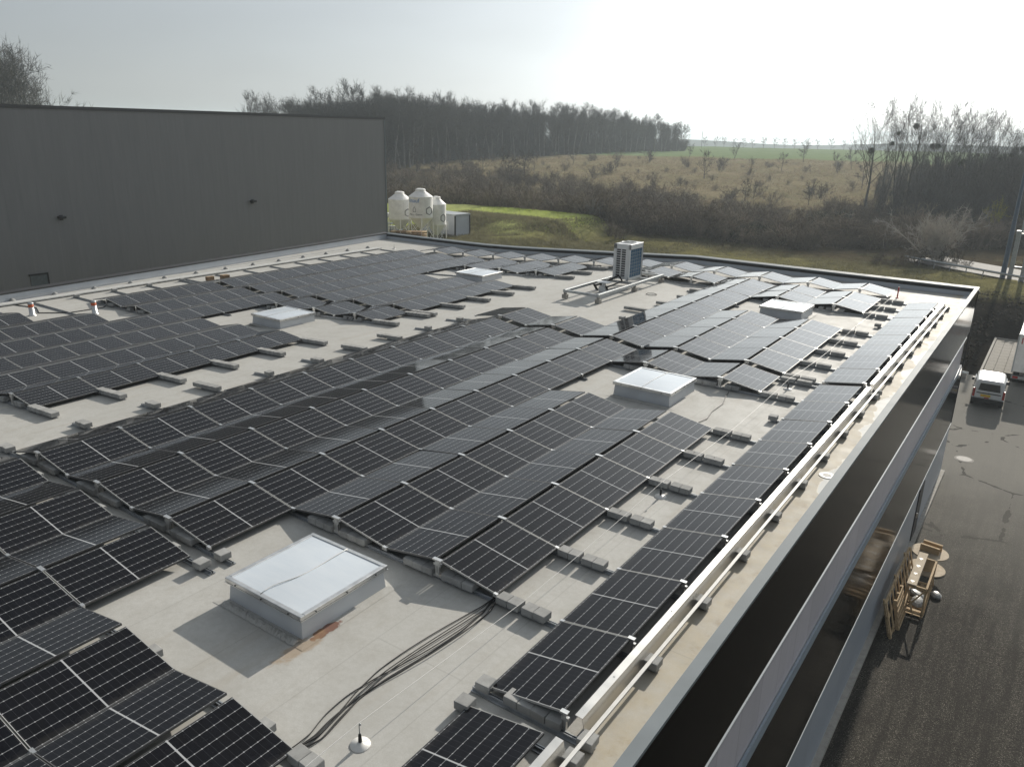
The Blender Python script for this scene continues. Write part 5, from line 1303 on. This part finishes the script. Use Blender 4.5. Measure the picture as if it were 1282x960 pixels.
blm = bush_tb(77, 5.6, 2.4, 22, 12, 16, .06, .25).mesh('blossom_bush', M['pale'])
x, y = su(95, 1163); bush(x, y, 1.0, 'large pale grey blossoming bush between the road and the grass', blm, None, 1.12, 'blossom_bush')
x, y = su(93, 1192); bush(x, y, .62, 'smaller brown bush right below the pale blossoming bush', bm_[2], None, .95)
x, y = su(92, 1140); bush(x, y, .85, 'low brown bush left of the pale blossoming bush', bm_[4], None, .8)
x, y = su(94, 1172); bush(x, y, 1.0, 'low brown bush at the foot of the pale blossoming bush', bm_[1], None, .8)
x, y = su(113, 737); bush(x, y, .42, 'small pale bush on the far end of the green mound', blm, None, .5, 'blossom_bush')
x, y = su(104, 772); bush(x, y, 1.1, 'brown bush at the right foot of the green mound', bm_[0], None, .8)
x, y = su(106, 757); bush(x, y, .8, 'brown bush on the right slope of the green mound', bm_[5], None, .6)
yb_ = bush_tb(78, 4.2, 1.4, 12, 7, 10, .06).mesh('yellow_bush', M['yellowbush'])
x, y = su(120, 1234); bush(x, y, .8, 'yellow flowering bush in front of the dark thicket, larger one', yb_, None, 1.35, 'yellow_bush')
x, y = su(121, 1262); bush(x, y, .5, 'yellow flowering bush in front of the dark thicket, smaller one', yb_, None, 1.0, 'yellow_bush')
for u, s, k in ((1092, 92, .7), (1108, 91, .6), (1124, 91, .7), (1205, 91, .5)):
    x, y = su(s, u); bush(x, y, k, 'low brown bush in the row hiding the near side of the road', None, 'low bushes beside the road', k*.75)
# grasses
def tufts(n, fn, name, mat, h, w_, label, blades=4):
    rr = np.random.default_rng(hash(name) % 1000 if False else len(name)*7); xs_, ys_ = fn(rr, n); zs = ground(xs_, ys_); tb = TB(); 
    for b in range(blades):
        o = rr.normal(size=(len(xs_), 2))*h*.35; A = np.stack([xs_+o[:, 0], ys_+o[:, 1], zs-.05], 1); D = np.stack([rr.normal(size=len(xs_))*.45, rr.normal(size=len(xs_))*.45, np.ones(len(xs_))], 1); tb.twigs(A, A+D*(h*rr.uniform(.5, 1.3, len(xs_)))[:, None], w_, rr)
    tag(link(name, tb.mesh(name, mat)), label, 'grass', None, 'stuff')
def f_strip(rr, n):
    u = rr.uniform(690, 1300, n); s = np.interp(u, [690, 760, 1000, 1300], [104, 112, 101, 95]) - rr.uniform(0, 1, n)**1.2*38; t = (u-641)/976.46*s; x, y = CAM.x+FH.x*s+RH.x*t, CAM.y+FH.y*s+RH.y*t
    k = (y > 60) & ~((x > 3) & (y < 78)) & ~((x > -4) & (y > 99.5-.6*x) & (y < 112-.6*x)); return x[k], y[k]
tufts(30000, f_strip, 'rough_grass', M['tuft'], .26, .05, 'rough olive grass growing on the strip behind the roof')
def f_lawn(rr, n): x = rr.uniform(-82, -33, n); y = rr.uniform(58, 92, n); return x, y
tufts(16000, f_lawn, 'green_grass', M['tuftgreen'], .22, .05, 'short green grass on the mound behind the silos')
def f_slope(rr, n): x = rr.uniform(-52, -27, n); y = rr.uniform(62, 81, n); return x, y
tufts(20000, f_slope, 'mound_grass', M['tuft'], .42, .06, 'dry brownish grass on the near slope of the mound')
def f_mead(rr, n): u = rr.uniform(540, 1090, n); s = rr.uniform(135, 298, n); t = (u-641)/976.46*s; return CAM.x+FH.x*s+RH.x*t, CAM.y+FH.y*s+RH.y*t
tufts(22000, f_mead, 'meadow_grass', M['tuftmeadow'], .5, .12, 'tall dry tan grass of the meadow')
# clods and stones of the dug soil, pebbles in the yard
rs = np.random.default_rng(9); tb = TB()
def rocks(n, xf, yf, r0, r1, zf):
    for i in range(n):
        x, y = xf(), yf(); r_ = rs.uniform(r0, r1)*(0 if (x > 13.2 and y < 70) else 1); V = np.array([[1, 0, 0], [-1, 0, 0], [0, 1, 0], [0, -1, 0], [0, 0, 1], [0, 0, -.4]])*r_*rs.uniform(.6, 1.2, (6, 3)) + np.array([x, y, zf(x, y)]); F = np.array([(0, 2, 4), (2, 1, 4), (1, 3, 4), (3, 0, 4), (2, 0, 5), (1, 2, 5), (3, 1, 5), (0, 3, 5)]); tb.addvf(V, F)
rocks(1500, lambda: rs.uniform(3, 15), lambda: rs.uniform(57.8, 82), .05, .22, lambda x, y: float(ground(x, y))+.02)
def mat_clod():
    t = NT('soil_clod'); f = t.noise(2, 4, t.pos()); t.set(Base_Color=t.mix(f, (.02, .017, .013), (.06, .05, .04)), Roughness=1., Specular_IOR_Level=.1); return t.m
tag(link('soil_clods', tb.mesh('soil_clods', mat_clod())), 'clods of dark dug soil behind the right end of the building', 'soil', None, 'stuff')
# distant hills
q = MB(); n = 60; vs = []; fs = []
for i in range(n+1):
    u = -200+i*2200/n; s = 1380; x, y = su(s, u); h = -4.5+3.0*math.sin(i*.35)+2*math.sin(i*.9+1); vs += [(x, y, -60), (x, y, h)]; x2, y2 = su(s+900, u); vs.append((x2, y2, -60))
for i in range(n): a = i*3; fs += [(a, a+3, a+4, a+1), (a+1, a+4, a+5, a+2)]
q.add(vs, fs)
def mat_hill():
    t = NT('hill_wood'); t.set(Base_Color=t.mix(t.noise(.02, 5, t.pos()), (.05, .06, .04), (.10, .10, .07)), Roughness=1.); return t.m
struct('hills', q.mesh('hills', mat_hill()))

# ------------------------------------------------------------------ haze
hz = MB(); hz.box((-3700, -1600, -65), (3700, 4300, 26))
hm = bpy.data.materials.new('haze'); hm.use_nodes = True; ht = hm.node_tree; ht.nodes.clear()
pv = ht.nodes.new('ShaderNodeVolumePrincipled'); ho = ht.nodes.new('ShaderNodeOutputMaterial'); pv.inputs['Color'].default_value = (.82, .92, 1, 1); pv.inputs['Density'].default_value = .0004; pv.inputs['Anisotropy'].default_value = .3
ht.links.new(pv.outputs[0], ho.inputs['Volume'])
tag(link('haze', hz.mesh('haze', hm)), 'thin pale haze over the land', 'haze', None, 'stuff')
